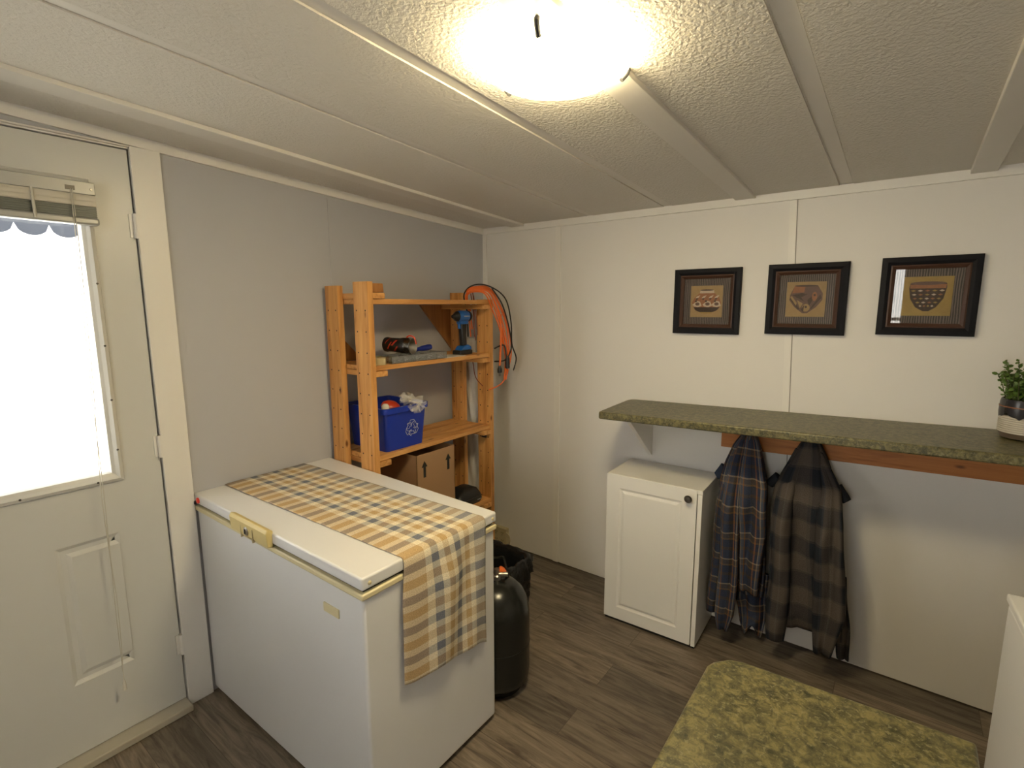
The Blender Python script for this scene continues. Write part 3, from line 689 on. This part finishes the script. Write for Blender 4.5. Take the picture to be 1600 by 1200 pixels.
# crumpled clear bag over the rim
bm = bmesh.new(); random.seed(3)
knot = Vector((.275, -.865, bz1+.020))
for k in range(13):
    a = -2.7+5.4*k/12; 
    dy, dz = math.sin(a), -math.cos(a)
    ln = .062 if abs(a) < 1.4 else .045
    dirv = Vector((.35 if dz < 0 else -.4, dy, dz*.9 if dz < 0 else dz*.35)).normalized()
    side = Vector((0, dz, -dy)).normalized()
    prev = None
    for i in range(8):
        t_ = i/7; c_ = knot+dirv*ln*t_*random.uniform(.92, 1.08)
        if c_.z < bz1+.004 and c_.x < bx1+.016: c_.x = bx1+.016+.006*random.random()
        wd = .004+.017*t_**.7
        row = [bm.verts.new(c_+side*wd*s_+Vector((.006*math.sin(s_*6+k*2+i), 0, 0))) for s_ in (-1, -.5, 0, .5, 1)]
        if prev:
            for q in range(4): bm.faces.new((prev[q], prev[q+1], row[q+1], row[q]))
        prev = row
for i in range(1):
    lathe(bm, knot, [(.0, -.012), (.010, -.008), (.013, .0), (.009, .009), (0, .012)], 12, (.3, .2, 1), cap=False)
tag(obj('clear_plastic_bag', bm, 'bag', smooth=True, angle=180), 'crumpled clear plastic bag spilling over the rim of the blue bin', 'bag')

# ---------------------------------------------------------------- cardboard box + black case on the lowest shelf
ZB = .4555
cb = thing('cardboard_box', (.16, -.74, ZB), 'brown cardboard box with black arrows under the blue bin', 'box')
cx0, cx1, cy0, cy1, cz1 = .024, .302, -.862, -.603, .822
bm = bmesh.new(); th = .004
box(bm, cx0, cx1, cy0, cy1, ZB, ZB+th)
for a in ((cx0, cx0+th, cy0, cy1), (cx1-th, cx1, cy0, cy1), (cx0, cx1, cy0, cy0+th), (cx0, cx1, cy1-th, cy1)): box(bm, *a, ZB, cz1)
obj('box_body', bm, 'card', cb, bevel=.001)
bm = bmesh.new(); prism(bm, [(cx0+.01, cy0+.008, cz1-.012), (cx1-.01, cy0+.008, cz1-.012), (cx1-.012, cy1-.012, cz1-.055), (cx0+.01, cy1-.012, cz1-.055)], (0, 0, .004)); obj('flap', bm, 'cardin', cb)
for yc in (-.812, -.650):
    bm = bmesh.new(); z0 = .705; prism(bm, [(cx1, yc-.008, z0), (cx1, yc+.008, z0), (cx1, yc+.008, z0+.052), (cx1, yc+.019, z0+.052), (cx1, yc, z0+.082), (cx1, yc-.019, z0+.052), (cx1, yc-.008, z0+.052)], (.0008, 0, 0))
    obj('arrow_mark', bm, 'ink', cb)
bc = thing('tool_pouch', (.24, -.47, ZB), 'small black zipped pouch on the lowest shelf beside the cardboard box', 'pouch')
bm = bmesh.new()
L = [rrect(.150, .300, -.575, -.385, .03, ZB), rrect(.145, .306, -.585, -.375, .035, ZB+.02), rrect(.155, .300, -.575, -.382, .03, ZB+.045), rrect(.175, .285, -.545, -.400, .025, ZB+.075), rrect(.20, .265, -.51, -.43, .02, ZB+.088)]
shell(bm, L); p_ = obj('pouch_body', bm, 'black', bc, smooth=True, angle=60)
bm = bmesh.new(); box(bm, .3065, .3075, -.435, -.400, ZB+.018, ZB+.022); obj('logo_tab', bm, 'alu', bc)
bm = bmesh.new(); tube(bm, [(.30, -.57, ZB+.035), (.306, -.48, ZB+.038), (.30, -.39, ZB+.035)], .002, 6); obj('zip', bm, 'darksteel', bc)

# ---------------------------------------------------------------- wall outlet, crate, gas cylinder
ou = thing('wall_outlet', (.15, -.01, .055), 'yellowed surface outlet box low on the white wall behind the black crate', 'outlet')
obj('outlet_box', B(.085, .190, -.034, 0, .018, .122), 'ivory', ou, bevel=.004)
bm = B(.082, .193, -.038, -.034, .015, .125)
for x_ in (.112, .162):
    for zz in (.045, .095):
        for s_ in (-.008, .006): box(bm, x_+s_, x_+s_+.003, -.0386, -.0378, zz-.005, zz+.006, 1)
        lathe(bm, (x_, -.0378, zz-.013), [(.003, 0), (.003, .001)], 8, (0, -1, 0), mi=1)
obj('cover_plate', bm, ['ivory', 'dark'], ou)
bm = bmesh.new(); tube(bm, [(.19, -.03, .10), (.215, -.035, .09), (.218, -.03, .05), (.20, -.02, .012)], .004, 8); obj('lead', bm, 'ivory', ou, smooth=True)

cr = thing('plastic_crate', (.5, -.56, 0), 'black plastic crate with a glossy black liner on the floor behind the freezer', 'crate')
obj('crate_body', tub(.315, .680, -.670, -.432, 0, .264, .012, .008, .022, .005, .02), 'black', cr, smooth=True, angle=50)
bm = bmesh.new()
for k in range(5):
    for z in (.05, .095, .14, .185): 
        f_ = z/.255; box(bm, .680-.012*(1-f_)-.001, .6835-.012*(1-f_), -.650+k*.042, -.622+k*.042, z, z+.026)
obj('side_ribs', bm, 'black', cr, bevel=.001)
bm = bmesh.new(); n = 72; rings = []
def lin(a, off, z):
    hx, hy = .178+off, .112+off
    c_, s_ = math.cos(a), math.sin(a); q = (abs(c_)**5+abs(s_)**5)**(-1/5)
    return (.4975+hx*c_*q, -.551+hy*s_*q, z)
for off, z, am in ((.020, .175, .016), (.020, .21, .012), (.018, .245, .008), (.014, .268, .007), (.0, .274, .006), (-.016, .262, .005), (-.022, .20, .010), (-.03, .10, .012), (-.05, .03, .01)):
    rings.append([bm.verts.new(lin(2*PI*k/n, off+am*.5*math.sin(k*1.7+z*40), z+am*math.sin(k*.9+off*90)*.8)) for k in range(n)])
for A, Bq in zip(rings, rings[1:]):
    for k in range(n): bm.faces.new((A[k], A[(k+1) % n], Bq[(k+1) % n], Bq[k]))
bm.faces.new(rings[-1]); obj('liner', bm, 'liner', cr, smooth=True, angle=180)

gt = thing('gas_cylinder', (.885, -.982, 0), 'black gas cylinder on the floor beside the end of the chest freezer', 'gas cylinder')
GX, GYc = .885, -.982
bm = bmesh.new(); lathe(bm, (GX, GYc, 0), [(.095, 0), (.10, .004), (.098, .02), (.112, .03), (.126, .05), (.130, .08), (.130, .30), (.128, .335), (.120, .372), (.104, .405), (.078, .432), (.045, .447), (.0, .452)], 56); obj('tank_body', bm, 'tank', gt, smooth=True, angle=60)
bm = bmesh.new()
for z in (.195,): lathe(bm, (GX, GYc, z), [(.130, -.006), (.1315, -.003), (.1315, .003), (.130, .006)], 56, cap=False)
obj('weld_seam', bm, 'tank', gt, smooth=True)
bm = bmesh.new(); lathe(bm, (GX, GYc, .445), [(.016, 0), (.016, .022), (.011, .026), (.011, .05)], 16); lathe(bm, (GX+.01, GYc, .475), [(.009, 0), (.009, .035)], 12, (.8, .6, 0)); obj('valve', bm, 'steel', gt, smooth=True)
bm = bmesh.new(); lathe(bm, (GX+.006, GYc+.02, .474), [(.014, 0), (.020, .003), (.020, .012), (.014, .016)], 14, (.5, .4, .6)); obj('valve_wheel', bm, 'orange', gt, smooth=True)
bm = bmesh.new()
for s_ in (0,):
    tube(bm, [(GX+.05*math.cos(a), GYc+.05*math.sin(a), .44+.075*(1 if 0 < i < 8 else 0)) for i, a in enumerate([1.2+k*.45 for k in range(9)])], .006, 8)
obj('carry_handle', bm, 'tank', gt, smooth=True)

# ---------------------------------------------------------------- wall ledge, bracket, coat rail
def slab(name, pts, z0, z1, mat, parent=None, lift=None, **k):
    bm = bmesh.new(); prism(bm, [(x, y, z0) for x, y in pts], (0, 0, z1-z0)); o = obj(name, bm, mat, parent, bevel=.006, seg=3, **k)
    if lift:
        for v_ in o.data.vertices: v_.co.z += lift(v_.co.x)
    return o
lg = slab('wall_counter', [(1.022, -.400), (1.012, -.392), (1.008, -.380), (.988, -.040), (.996, -.012), (1.02, -.001), (3.1, -.001), (3.1, -.408)], 1.014, 1.047, 'granite', lift=lambda x: .0285*(x-1.0))
tag(lg, 'narrow olive granite laminate counter fixed along the white wall above the shirts', 'counter')
bk = bmesh.new(); prism(bk, [(1.095, -.001, 1.014), (1.095, -.285, 1.014), (1.095, -.285, .996), (1.095, -.001, .765)], (.022, 0, 0))
tag(obj('shelf_bracket', bk, 'trim', bevel=.0015), 'white triangular bracket under the left end of the wall counter', 'bracket')
bm = bmesh.new(); prism(bm, [(1.455, -.001, .874), (2.47, -.001, .903), (3.1, -.001, .921), (3.1, -.001, 1.045), (2.47, -.001, 1.040), (1.455, -.001, 1.0255)], (0, -.020, 0))
for v_ in bm.verts:
    if v_.co.z > 1.0: v_.co.z = 1.0125+.0285*(v_.co.x-1.0)
tag(obj('coat_rail', bm, 'cleat', bevel=.002), 'orange-brown pine rail under the wall counter holding the shirts', 'rail')

# ---------------------------------------------------------------- white cabinet
kb = bpy.data.objects.new('wall_cabinet', None); KX, KY = 1.026, -.318; kb.location = (KX, KY, 0); kb.rotation_euler = (0, 0, math.radians(2.0)); COL.objects.link(kb)
tag(kb, 'white base cabinet with one panelled door on the floor under the wall counter', 'cabinet')
def kobj(name, bm, mat, parent=kb, **k):
    me = bm
    o = obj(name, bm, mat, None, **k); o.parent = parent; return o   # cabinet space: x right, y back, z up
KW, KD, KH = .440, .292, .740
kobj('carcass', (lambda b: (box(b, 0, .018, .021, KD, .012, KH-.018), box(b, .018, KW-.018, KD-.012, KD, .012, KH-.018), box(b, .018, KW-.018, .021, KD-.012, .012, .03), b)[-1])(bmesh.new()), 'melamine', bevel=.0008)
kobj('side_panel', B(KW-.019, KW, 0, KD, .012, KH-.0185), 'melamine', bevel=.0012)
kobj('cabinet_top', B(0, KW, .004, KD, KH-.018, KH), 'melamine', bevel=.0012)
kobj('plinth', B(.004, KW-.004, .006, KD-.004, 0, .0118), 'dark')
bm = bmesh.new(); emboss(bm, (0, KW-.023), (.014, KH-.002), .0185, [(.062, KW-.023-.062, .075, KH-.062, [(.006, -.004), (.012, -.0055), (.024, -.0005), (.030, -.0002)])], [], lambda a, b, d: (a, -d, b))
kd = kobj('door', bm, 'melamine', bevel=0)
bm = bmesh.new(); lathe(bm, (KW-.055, 0, KH-.040), [(.008, 0), (.007, .010), (.015, .014), (.017, .020), (.013, .027), (.0, .029)], 24, (0, -1, 0), cap=False)
kk = obj('knob', bm, 'bronze', None, smooth=True); kk.parent = kd

# ---------------------------------------------------------------- flannel shirts
def panel(bm, uvl, rows, W, yfun, th, nf, amp, ph, nu=56, nv=46, u0=0, hem=0):
    """hanging cloth: closed loft through rows (z, x0, x1); folds run down the cloth"""
    rows = sorted(rows, key=lambda r_: -r_[0])
    zs = [r_[0] for r_ in rows]
    def at(t_):
        z = zs[0]+(zs[-1]-zs[0])*t_
        for a, b in zip(rows, rows[1:]):
            if a[0] >= z >= b[0]-1e-9:
                f_ = (a[0]-z)/(a[0]-b[0]); f_ = max(0, min(1, f_)); return z, a[1]+(b[1]-a[1])*f_, a[2]+(b[2]-a[2])*f_
        return z, rows[-1][1], rows[-1][2]
    G = []
    for i in range(nv+1):
        t_ = i/nv; z, x0, x1 = at(t_); c = (x0+x1)/2; h_ = (x1-x0)/2; ring = []
        for k in range(nu):
            a = 2*PI*k/nu; c_, s_ = math.cos(a), math.sin(a)
            sx = math.copysign(abs(c_)**.75, c_); sy = math.copysign(abs(s_)**.6, s_)
            fold = 1.7*amp*(2*abs(math.sin(nf*.9*sx*(1-.15*t_)+ph+.5*t_+.25*math.sin(6*t_+ph)))**.7-1.1)*min(1, .5+t_)+amp*.4*math.sin(nf*2.3*sx+11*t_+ph*2)+amp*.3*math.sin(23*t_+4*sx)
            taper = (.45+.55*min(1, t_*4))*(1-.35*max(0, t_-.93)/.07)
            x = c+h_*sx+.003*math.sin(9*t_+ph)
            y = yfun(t_)-sy*th/2*taper+(fold*taper if s_ > 0 else fold*.3)*-1
            zz = z+(hem*math.sin(sx*5+ph)*t_**8)
            ring.append((bm.verts.new((x, y, zz)), (u0+(k/nu)*2*W, -z)))
        G.append(ring)
    for i in range(nv):
        for k in range(nu):
            q = (G[i][k], G[i][(k+1) % nu], G[i+1][(k+1) % nu], G[i+1][k])
            f = bm.faces.new([v_[0] for v_ in q])
            for j, lp in enumerate(f.loops):
                uu = q[j][1][0]
                if k == nu-1 and j in (1, 2): uu = u0+2*W
                lp[uvl].uv = (uu+.03*math.sin(ph), q[j][1][1]+.25*(uu-u0)*(.12 if ph > 1 else -.1))
    bm.faces.new([v_[0] for v_ in G[0]]); bm.faces.new([v_[0] for v_ in G[-1]])
def shirt(name, loc, label, mat, parts):
    t_ = thing(name, loc, label, 'shirt')
    for nm, kw in parts:
        bm = bmesh.new(); uvl = bm.loops.layers.uv.new('UV'); panel(bm, uvl, **kw); obj(nm, bm, mat, t_, smooth=True, angle=180)
    return t_
s1 = shirt('flannel_shirt', (1.59, -.03, .95), 'blue, tan and orange plaid flannel shirt hanging beside the white cabinet', 'shirt1', [
    ('torso', dict(rows=[(.985, 1.568, 1.604), (.956, 1.547, 1.614), (.909, 1.518, 1.634), (.836, 1.496, 1.656), (.764, 1.485, 1.676), (.692, 1.487, 1.685), (.528, 1.495, 1.688), (.379, 1.507, 1.692), (.250, 1.530, 1.694)], W=.34, yfun=lambda t_: -.055-.05*min(1, t_*3), th=.085, nf=4, amp=.012, ph=.4)),
    ('sleeve', dict(rows=[(.880, 1.522, 1.545), (.800, 1.498, 1.543), (.617, 1.484, 1.552), (.434, 1.477, 1.546), (.245, 1.470, 1.535), (.130, 1.472, 1.523)], W=.16, yfun=lambda t_: -.070-.085*min(1, t_*3.2), th=.05, nf=2, amp=.007, ph=1.4)),
    ('sleeve', dict(rows=[(.930, 1.545, 1.575), (.850, 1.527, 1.579), (.641, 1.519, 1.595), (.465, 1.524, 1.597), (.285, 1.523, 1.602), (.162, 1.521, 1.599), (.086, 1.535, 1.580)], W=.17, yfun=lambda t_: -.080-.115*min(1, t_*3), th=.055, nf=2, amp=.008, ph=2.2)),
    ('front_panel', dict(rows=[(.965, 1.580, 1.610), (.931, 1.578, 1.632), (.85, 1.576, 1.660), (.766, 1.576, 1.685), (.570, 1.593, 1.695), (.425, 1.604, 1.692), (.282, 1.612, 1.685)], W=.20, yfun=lambda t_: -.075-.090*min(1, t_*2.5), th=.05, nf=2, amp=.012, ph=3.1)),
    ('tail', dict(rows=[(.340, 1.571, 1.702), (.191, 1.584, 1.705), (.059, 1.600, 1.698)], W=.2, yfun=lambda t_: -.075, th=.05, nf=3, amp=.010, ph=.9, hem=.03))])
s2 = shirt('flannel_shirt', (1.82, -.03, .97), 'charcoal and brown large-checked flannel shirt, the longer one, hanging right of the blue shirt', 'shirt2', [
    ('torso', dict(rows=[(1.00, 1.800, 1.842), (.971, 1.789, 1.851), (.910, 1.758, 1.882), (.829, 1.724, 1.914), (.766, 1.705, 1.945), (.678, 1.700, 1.953), (.539, 1.704, 1.962), (.400, 1.708, 1.980), (.175, 1.724, 1.998)], W=.42, yfun=lambda t_: -.055-.055*min(1, t_*3), th=.095, nf=4, amp=.015, ph=.2, hem=.012)),
    ('sleeve', dict(rows=[(.930, 1.765, 1.800), (.870, 1.742, 1.792), (.790, 1.722, 1.790), (.629, 1.717, 1.794), (.403, 1.720, 1.801), (.228, 1.714, 1.803), (.110, 1.728, 1.798)], W=.17, yfun=lambda t_: -.080-.095*min(1, t_*2.8), th=.06, nf=2, amp=.008, ph=1.1)),
    ('sleeve', dict(rows=[(.930, 1.838, 1.868), (.870, 1.858, 1.905), (.800, 1.880, 1.950), (.676, 1.878, 1.968), (.544, 1.877, 1.978), (.306, 1.890, 2.005), (.124, 1.908, 1.972)], W=.19, yfun=lambda t_: -.080-.100*min(1, t_*2.8), th=.06, nf=2, amp=.010, ph=2.6)),
    ('tail', dict(rows=[(.432, 1.941, 1.988), (.269, 1.953, 2.012), (.083, 1.986, 2.029)], W=.15, yfun=lambda t_: -.10, th=.05, nf=2, amp=.008, ph=1.9))])
# shoulder points sticking out to the sides
for (pt, par_, mt) in (([(1.50, -.09, .80), (1.475, -.095, .765), (1.462, -.10, .755)], s1, 'shirt1'), ([(1.72, -.10, .80), (1.695, -.10, .775), (1.685, -.10, .760)], s2, 'shirt2'), ([(1.925, -.10, .80), (1.95, -.11, .775), (1.968, -.115, .755)], s2, 'shirt2')):
    bm = bmesh.new(); tube(bm, pt, lambda t_: .026-.010*t_, 12); obj('shoulder', bm, mt, par_, smooth=True, angle=180)

# ---------------------------------------------------------------- pictures
t = NT('dark woodgrain mat'); v = t.coord('Object', (1, 1, 1))
def matwood():
    t = NT('dark woodgrain mat'); wv = t.n('ShaderNodeTexWave'); wv.inputs['Scale'].default_value = 42; wv.inputs['Distortion'].default_value = 5; wv.inputs['Detail'].default_value = 3; wv.inputs['Detail Scale'].default_value = .6
    t.l(t.coord('Object', (1, 1, .35)), wv.inputs['Vector']); t.col(t.ramp(wv.outputs[0], [(.15, (.018, .012, .011)), (.5, (.07, .05, .045)), (.9, (.15, .115, .10))])); t.set(Roughness=.6); return t.m
bpy.data.materials.remove(t.m)
M['mat'] = matwood()
M['tanp'] = plain('tan painted ground', (.36, .24, .105), .7, var=.25, scale=45)
M['goldp'] = plain('gold painted ground', (.33, .22, .055), .7, var=.3, scale=45)
M['pa'] = plain('rust paint', (.30, .12, .05), .7, var=.3, scale=60); M['pb'] = plain('cream paint', (.55, .45, .34), .7, var=.15, scale=60)
M['pc'] = plain('umber paint', (.05, .028, .022), .7, var=.3, scale=60); M['pd'] = plain('mauve brown paint', (.13, .075, .06), .7, var=.3, scale=60)
def ell(cx, cz, rx, rz_, n=24, a0=0, a1=360): return [(cx+rx*math.cos(math.radians(a0+(a1-a0)*k/n)), cz+rz_*math.sin(math.radians(a0+(a1-a0)*k/n))) for k in range(n+(0 if a1-a0 == 360 else 1))]
def art0():
    L = [('pa', [(-.20, .36), (.22, .36), (.24, .27), (.40, .12), (.46, -.06), (.40, -.22), (.20, -.33), (-.20, -.33), (-.38, -.22), (-.46, -.04), (-.38, .12), (-.22, .27)])]
    L += [('pb', [(-.20, .36), (.22, .36), (.24, .26), (-.22, .26)]), ('pc', ell(0, .36, .21, .022)), ('pc', [(-.40, -.18), (.42, -.18), (.34, -.28), (.20, -.34), (-.20, -.34), (-.34, -.28)]), ('goldp', [(-.18, -.34), (.18, -.34), (.14, -.39), (-.14, -.39)])]
    for x in (-.28, .04, .32):
        L += [('pb', [(x-.16, -.10), (x-.02, .02), (x+.08, .00), (x+.14, -.14), (x+.02, -.18), (x-.10, -.16)]), ('pd', ell(x, -.08, .07, .05, 14)), ('pc', ell(x-.05, .01, .035, .03, 10))]
    for x in (-.30, -.10, .12, .30): L += [('pb', [(x-.06, .10), (x+.05, .12), (x+.10, .20), (x, .17)]), ('pc', [(x-.05, .10), (x+.05, .11), (x, .04)])]
    return L
def art1():
    L = [('pd', [(-.30, .38), (.28, .40), (.42, .16), (.42, -.02), (.28, -.22), (.06, -.40), (-.06, -.40), (-.28, -.22), (-.42, -.02), (-.40, .14)]), ('pa', [(-.30, .38), (-.02, .39), (-.05, .20), (-.36, .17)]), ('pc', ell(-.01, .385, .29, .025)),
         ('pc', [(-.34, .12), (-.04, -.06), (-.12, .06), (.04, .14), (-.10, .18)]), ('pc', [(-.38, .08), (-.14, -.28), (-.18, -.30), (-.40, .0)]),
         ('tanp', [(-.40, .06), (-.24, -.18), (-.22, -.10), (-.36, .10)]), ('pc', [(.04, -.02), (.24, .16), (.18, -.02), (.10, -.18)]), ('pc', [(.36, .14), (.12, -.28), (.16, -.28), (.40, .04)]),
         ('pa', ell(.22, .08, .065, .13, 16)), ('pc', ell(.22, .12, .03, .035, 10)), ('tanp', ell(.02, -.24, .10, .11, 16)), ('pc', ell(.02, -.22, .032, .034, 10)), ('tanp', [(-.22, -.02), (-.06, -.12), (-.13, -.26)]), ('pc', [(-.10, -.30), (-.02, -.14), (-.04, -.36)])]
    return L
def art2():
    L = [('pc', [(-.36, .33), (.37, .33), (.38, .22), (.33, -.06), (.20, -.28), (.06, -.38), (-.06, -.38), (-.22, -.28), (-.34, -.06), (-.38, .20)]), ('pa', [(-.36, .30), (.37, .30), (.36, .20), (-.36, .20)]), ('pd', ell(0, .33, .36, .045))]
    for i, z in enumerate((.14, .04, -.06, -.16, -.25)):
        hw = (.36, .33, .30, .24, .16)[i]; n_ = 5-(i > 2)
        for k in range(n_):
            x = -hw+2*hw*(k+.5)/n_; ww = hw/n_*.8; c = ('goldp', 'pb', 'pa')[(k+i) % 3]
            L.append((c, [(x-ww, z), (x, z+.028), (x+ww, z), (x, z-.024)]))
    return L
for i, (px, pw, pz, art, lab, gr) in enumerate((
        (1.2021, .2965, 1.3938, art0(), 'black-framed picture of a rust and cream pot, farthest left of the wall pictures', 'tanp'),
        (1.606, .291, 1.4023, art1(), 'black-framed picture of a brown pointed pot, between the other two wall pictures', 'tanp'),
        (1.9991, .288, 1.4108, art2(), 'black-framed picture of a dark banded bowl on gold, nearest the potted plant', 'goldp'))):
    cx, cz_ = px+pw/2, pz+pw/2; h_ = pw/2; p_ = thing('framed_picture', (cx, -.001, pz), lab, 'picture', 'framed pottery pictures')
    def ringmesh(spec):
        bm = bmesh.new(); rs = [[bm.verts.new((cx+sx*a, y_, cz_+sz*a)) for sx, sz in ((-1, -1), (1, -1), (1, 1), (-1, 1))] for a, y_ in spec]
        for A, Bq in zip(rs, rs[1:]):
            for k in range(4): bm.faces.new((A[k], A[(k+1) % 4], Bq[(k+1) % 4], Bq[k]))
        return bm
    obj('frame', ringmesh([(h_, -.001), (h_, -.020), (h_-.003, -.022), (h_-.018, -.024), (h_-.029, -.019), (h_-.030, -.012)]), 'frame', p_)
    obj('frame_lip', ringmesh([(h_-.029, -.0185), (h_-.034, -.020), (h_-.044, -.014), (h_-.045, -.010)]), 'lip', p_)
    obj('mat_board', B(cx-h_+.044, cx+h_-.044, -.0085, -.003, cz_-h_+.044, cz_+h_-.044), 'mat', p_)
    q = .0715; yy = -.0087
    bm = bmesh.new(); names = [gr]; box(bm, cx-q, cx+q, yy-.0006, yy, cz_-q, cz_+q)
    lay = .0007
    for c, poly in art:
        if c not in names: names.append(c)
        lay += .00006
        f = bm.faces.new([bm.verts.new((cx+2*q*x, yy-lay, cz_+2*q*z)) for x, z in poly]); f.material_index = names.index(c)
    me_normals = None
    obj('print', bm, names, p_)
    obj('glass', B(cx-h_+.042, cx+h_-.042, -.0128, -.0118, cz_-h_+.042, cz_+h_-.042), 'picglass', p_)

# ---------------------------------------------------------------- potted plant
PX, PY = 2.432, -.135; PZ = 1.047+.0285*(PX-1)+.0005
pp = thing('potted_plant', (PX, PY, PZ), 'small leafy green plant in a dark-rimmed white pot on the wall counter', 'plant')
bm = bmesh.new(); P_ = [(.050, 0), (.060, .004), (.066, .020)]; lathe(bm, (PX, PY, PZ), P_, 48); obj('pot_base', bm, 'potbase', pp, smooth=True)
bm = bmesh.new(); pr = [(.066, .020)]
for k in range(8): pr += [(.0695, .022+k*.0068), (.0675, .0255+k*.0068)]
lathe(bm, (PX, PY, PZ), pr+[(.069, .078)], 48, cap=False); obj('pot_band', bm, 'potwhite', pp, smooth=True)
bm = bmesh.new(); lathe(bm, (PX, PY, PZ), [(.0705, .078), (.071, .085), (.0705, .100), (.0695, .118), (.067, .130), (.063, .131), (.061, .120), (.060, .112)], 48, cap=False)
for v_ in bm.verts:
    if v_.co.z < PZ+.080: v_.co.z += .006*math.sin(7*math.atan2(v_.co.y-PY, v_.co.x-PX))+.003*math.sin(17*math.atan2(v_.co.y-PY, v_.co.x-PX))-.002
obj('pot_rim', bm, 'potdark', pp, smooth=True)
bm = bmesh.new(); lathe(bm, (PX, PY, PZ), [(.0711, .104), (.0716, .106), (.0711, .108)], 48, cap=False); obj('pot_line', bm, 'potline', pp)
bm = bmesh.new(); lathe(bm, (PX, PY, PZ+.110), [(.061, 0), (.0, .004)], 32, cap=False); obj('soil', bm, 'soil', pp)
random.seed(11); bm = bmesh.new(); bs = bmesh.new()
for k in range(46):
    a = random.uniform(0, 2*PI); rr = .055*math.sqrt(random.random()); H_ = random.uniform(.07, .165)*(1.15-rr/.13); lean = random.uniform(.1, .5)
    b0 = Vector((PX+rr*math.cos(a), PY+rr*math.sin(a), PZ+.112)); tp_ = b0+Vector((math.cos(a)*lean*H_*.7, math.sin(a)*lean*H_*.7, H_)); 
    if tp_.y > -.03: tp_.y = -.03
    tube(bs, [b0, (b0+tp_)/2+Vector((0, 0, .008)), tp_], .0012, 5, sm=3)
    n_ = int(H_/.0045)
    for j in range(n_):
        t_ = .12+.88*j/n_; c_ = b0.lerp(tp_, t_); d = Vector((random.gauss(0, 1), random.gauss(0, 1), random.uniform(.1, .9))).normalized()
        e = d.cross(Vector((random.gauss(0, 1), random.gauss(0, 1), random.gauss(0, 1)))).normalized(); L_ = random.uniform(.011, .018); wd = L_*.32; nn = d.cross(e)
        pts = [c_, c_+d*L_*.35+e*wd+nn*.001, c_+d*L_*.75+e*wd*.9, c_+d*L_, c_+d*L_*.75-e*wd*.9, c_+d*L_*.35-e*wd+nn*.001]
        bm.faces.new([bm.verts.new(q) for q in pts])
obj('foliage', bm, 'leaf', pp); obj('stems', bs, 'stemg', pp)

# ---------------------------------------------------------------- foreground counter
fc = thing('counter_unit', (2.2, -1.9, 0), 'freestanding cabinet with olive granite laminate top and clipped corner in the foreground', 'counter')
slab('worktop', [(1.862, -1.600), (1.868, -1.583), (1.888, -1.560), (1.910, -1.552), (2.222, -1.532), (2.222, -2.33), (1.862, -2.33)], .866, .900, 'granite', fc)
obj('cabinet_body', B(1.90, 2.19, -2.31, -1.60, .08, .866), 'melamine', fc, bevel=.002)
obj('plinth', B(1.93, 2.16, -2.28, -1.63, 0, .08), 'dark', fc)

# ---------------------------------------------------------------- white appliance on the right
ra = bpy.data.objects.new('white_appliance', None); ra.location = (2.335, -.855, 0); ra.rotation_euler = (0, 0, math.radians(3)); COL.objects.link(ra)
tag(ra, 'white box appliance with a lipped lid at the right edge', 'appliance')
def robj(name, bm, mat, **k):
    o = obj(name, bm, mat, None, **k); o.parent = ra; return o
robj('body', B(.004, .62, -.60, -.004, .02, .826), 'enamel', bevel=.006, seg=3)
robj('lid', B(0, .624, -.604, 0, .832, .850), 'enamel', bevel=.004, seg=3)
robj('gasket', B(.008, .615, -.595, -.008, .822, .834), 'dark')
robj('base', B(.03, .59, -.57, -.03, 0, .025), 'dark')
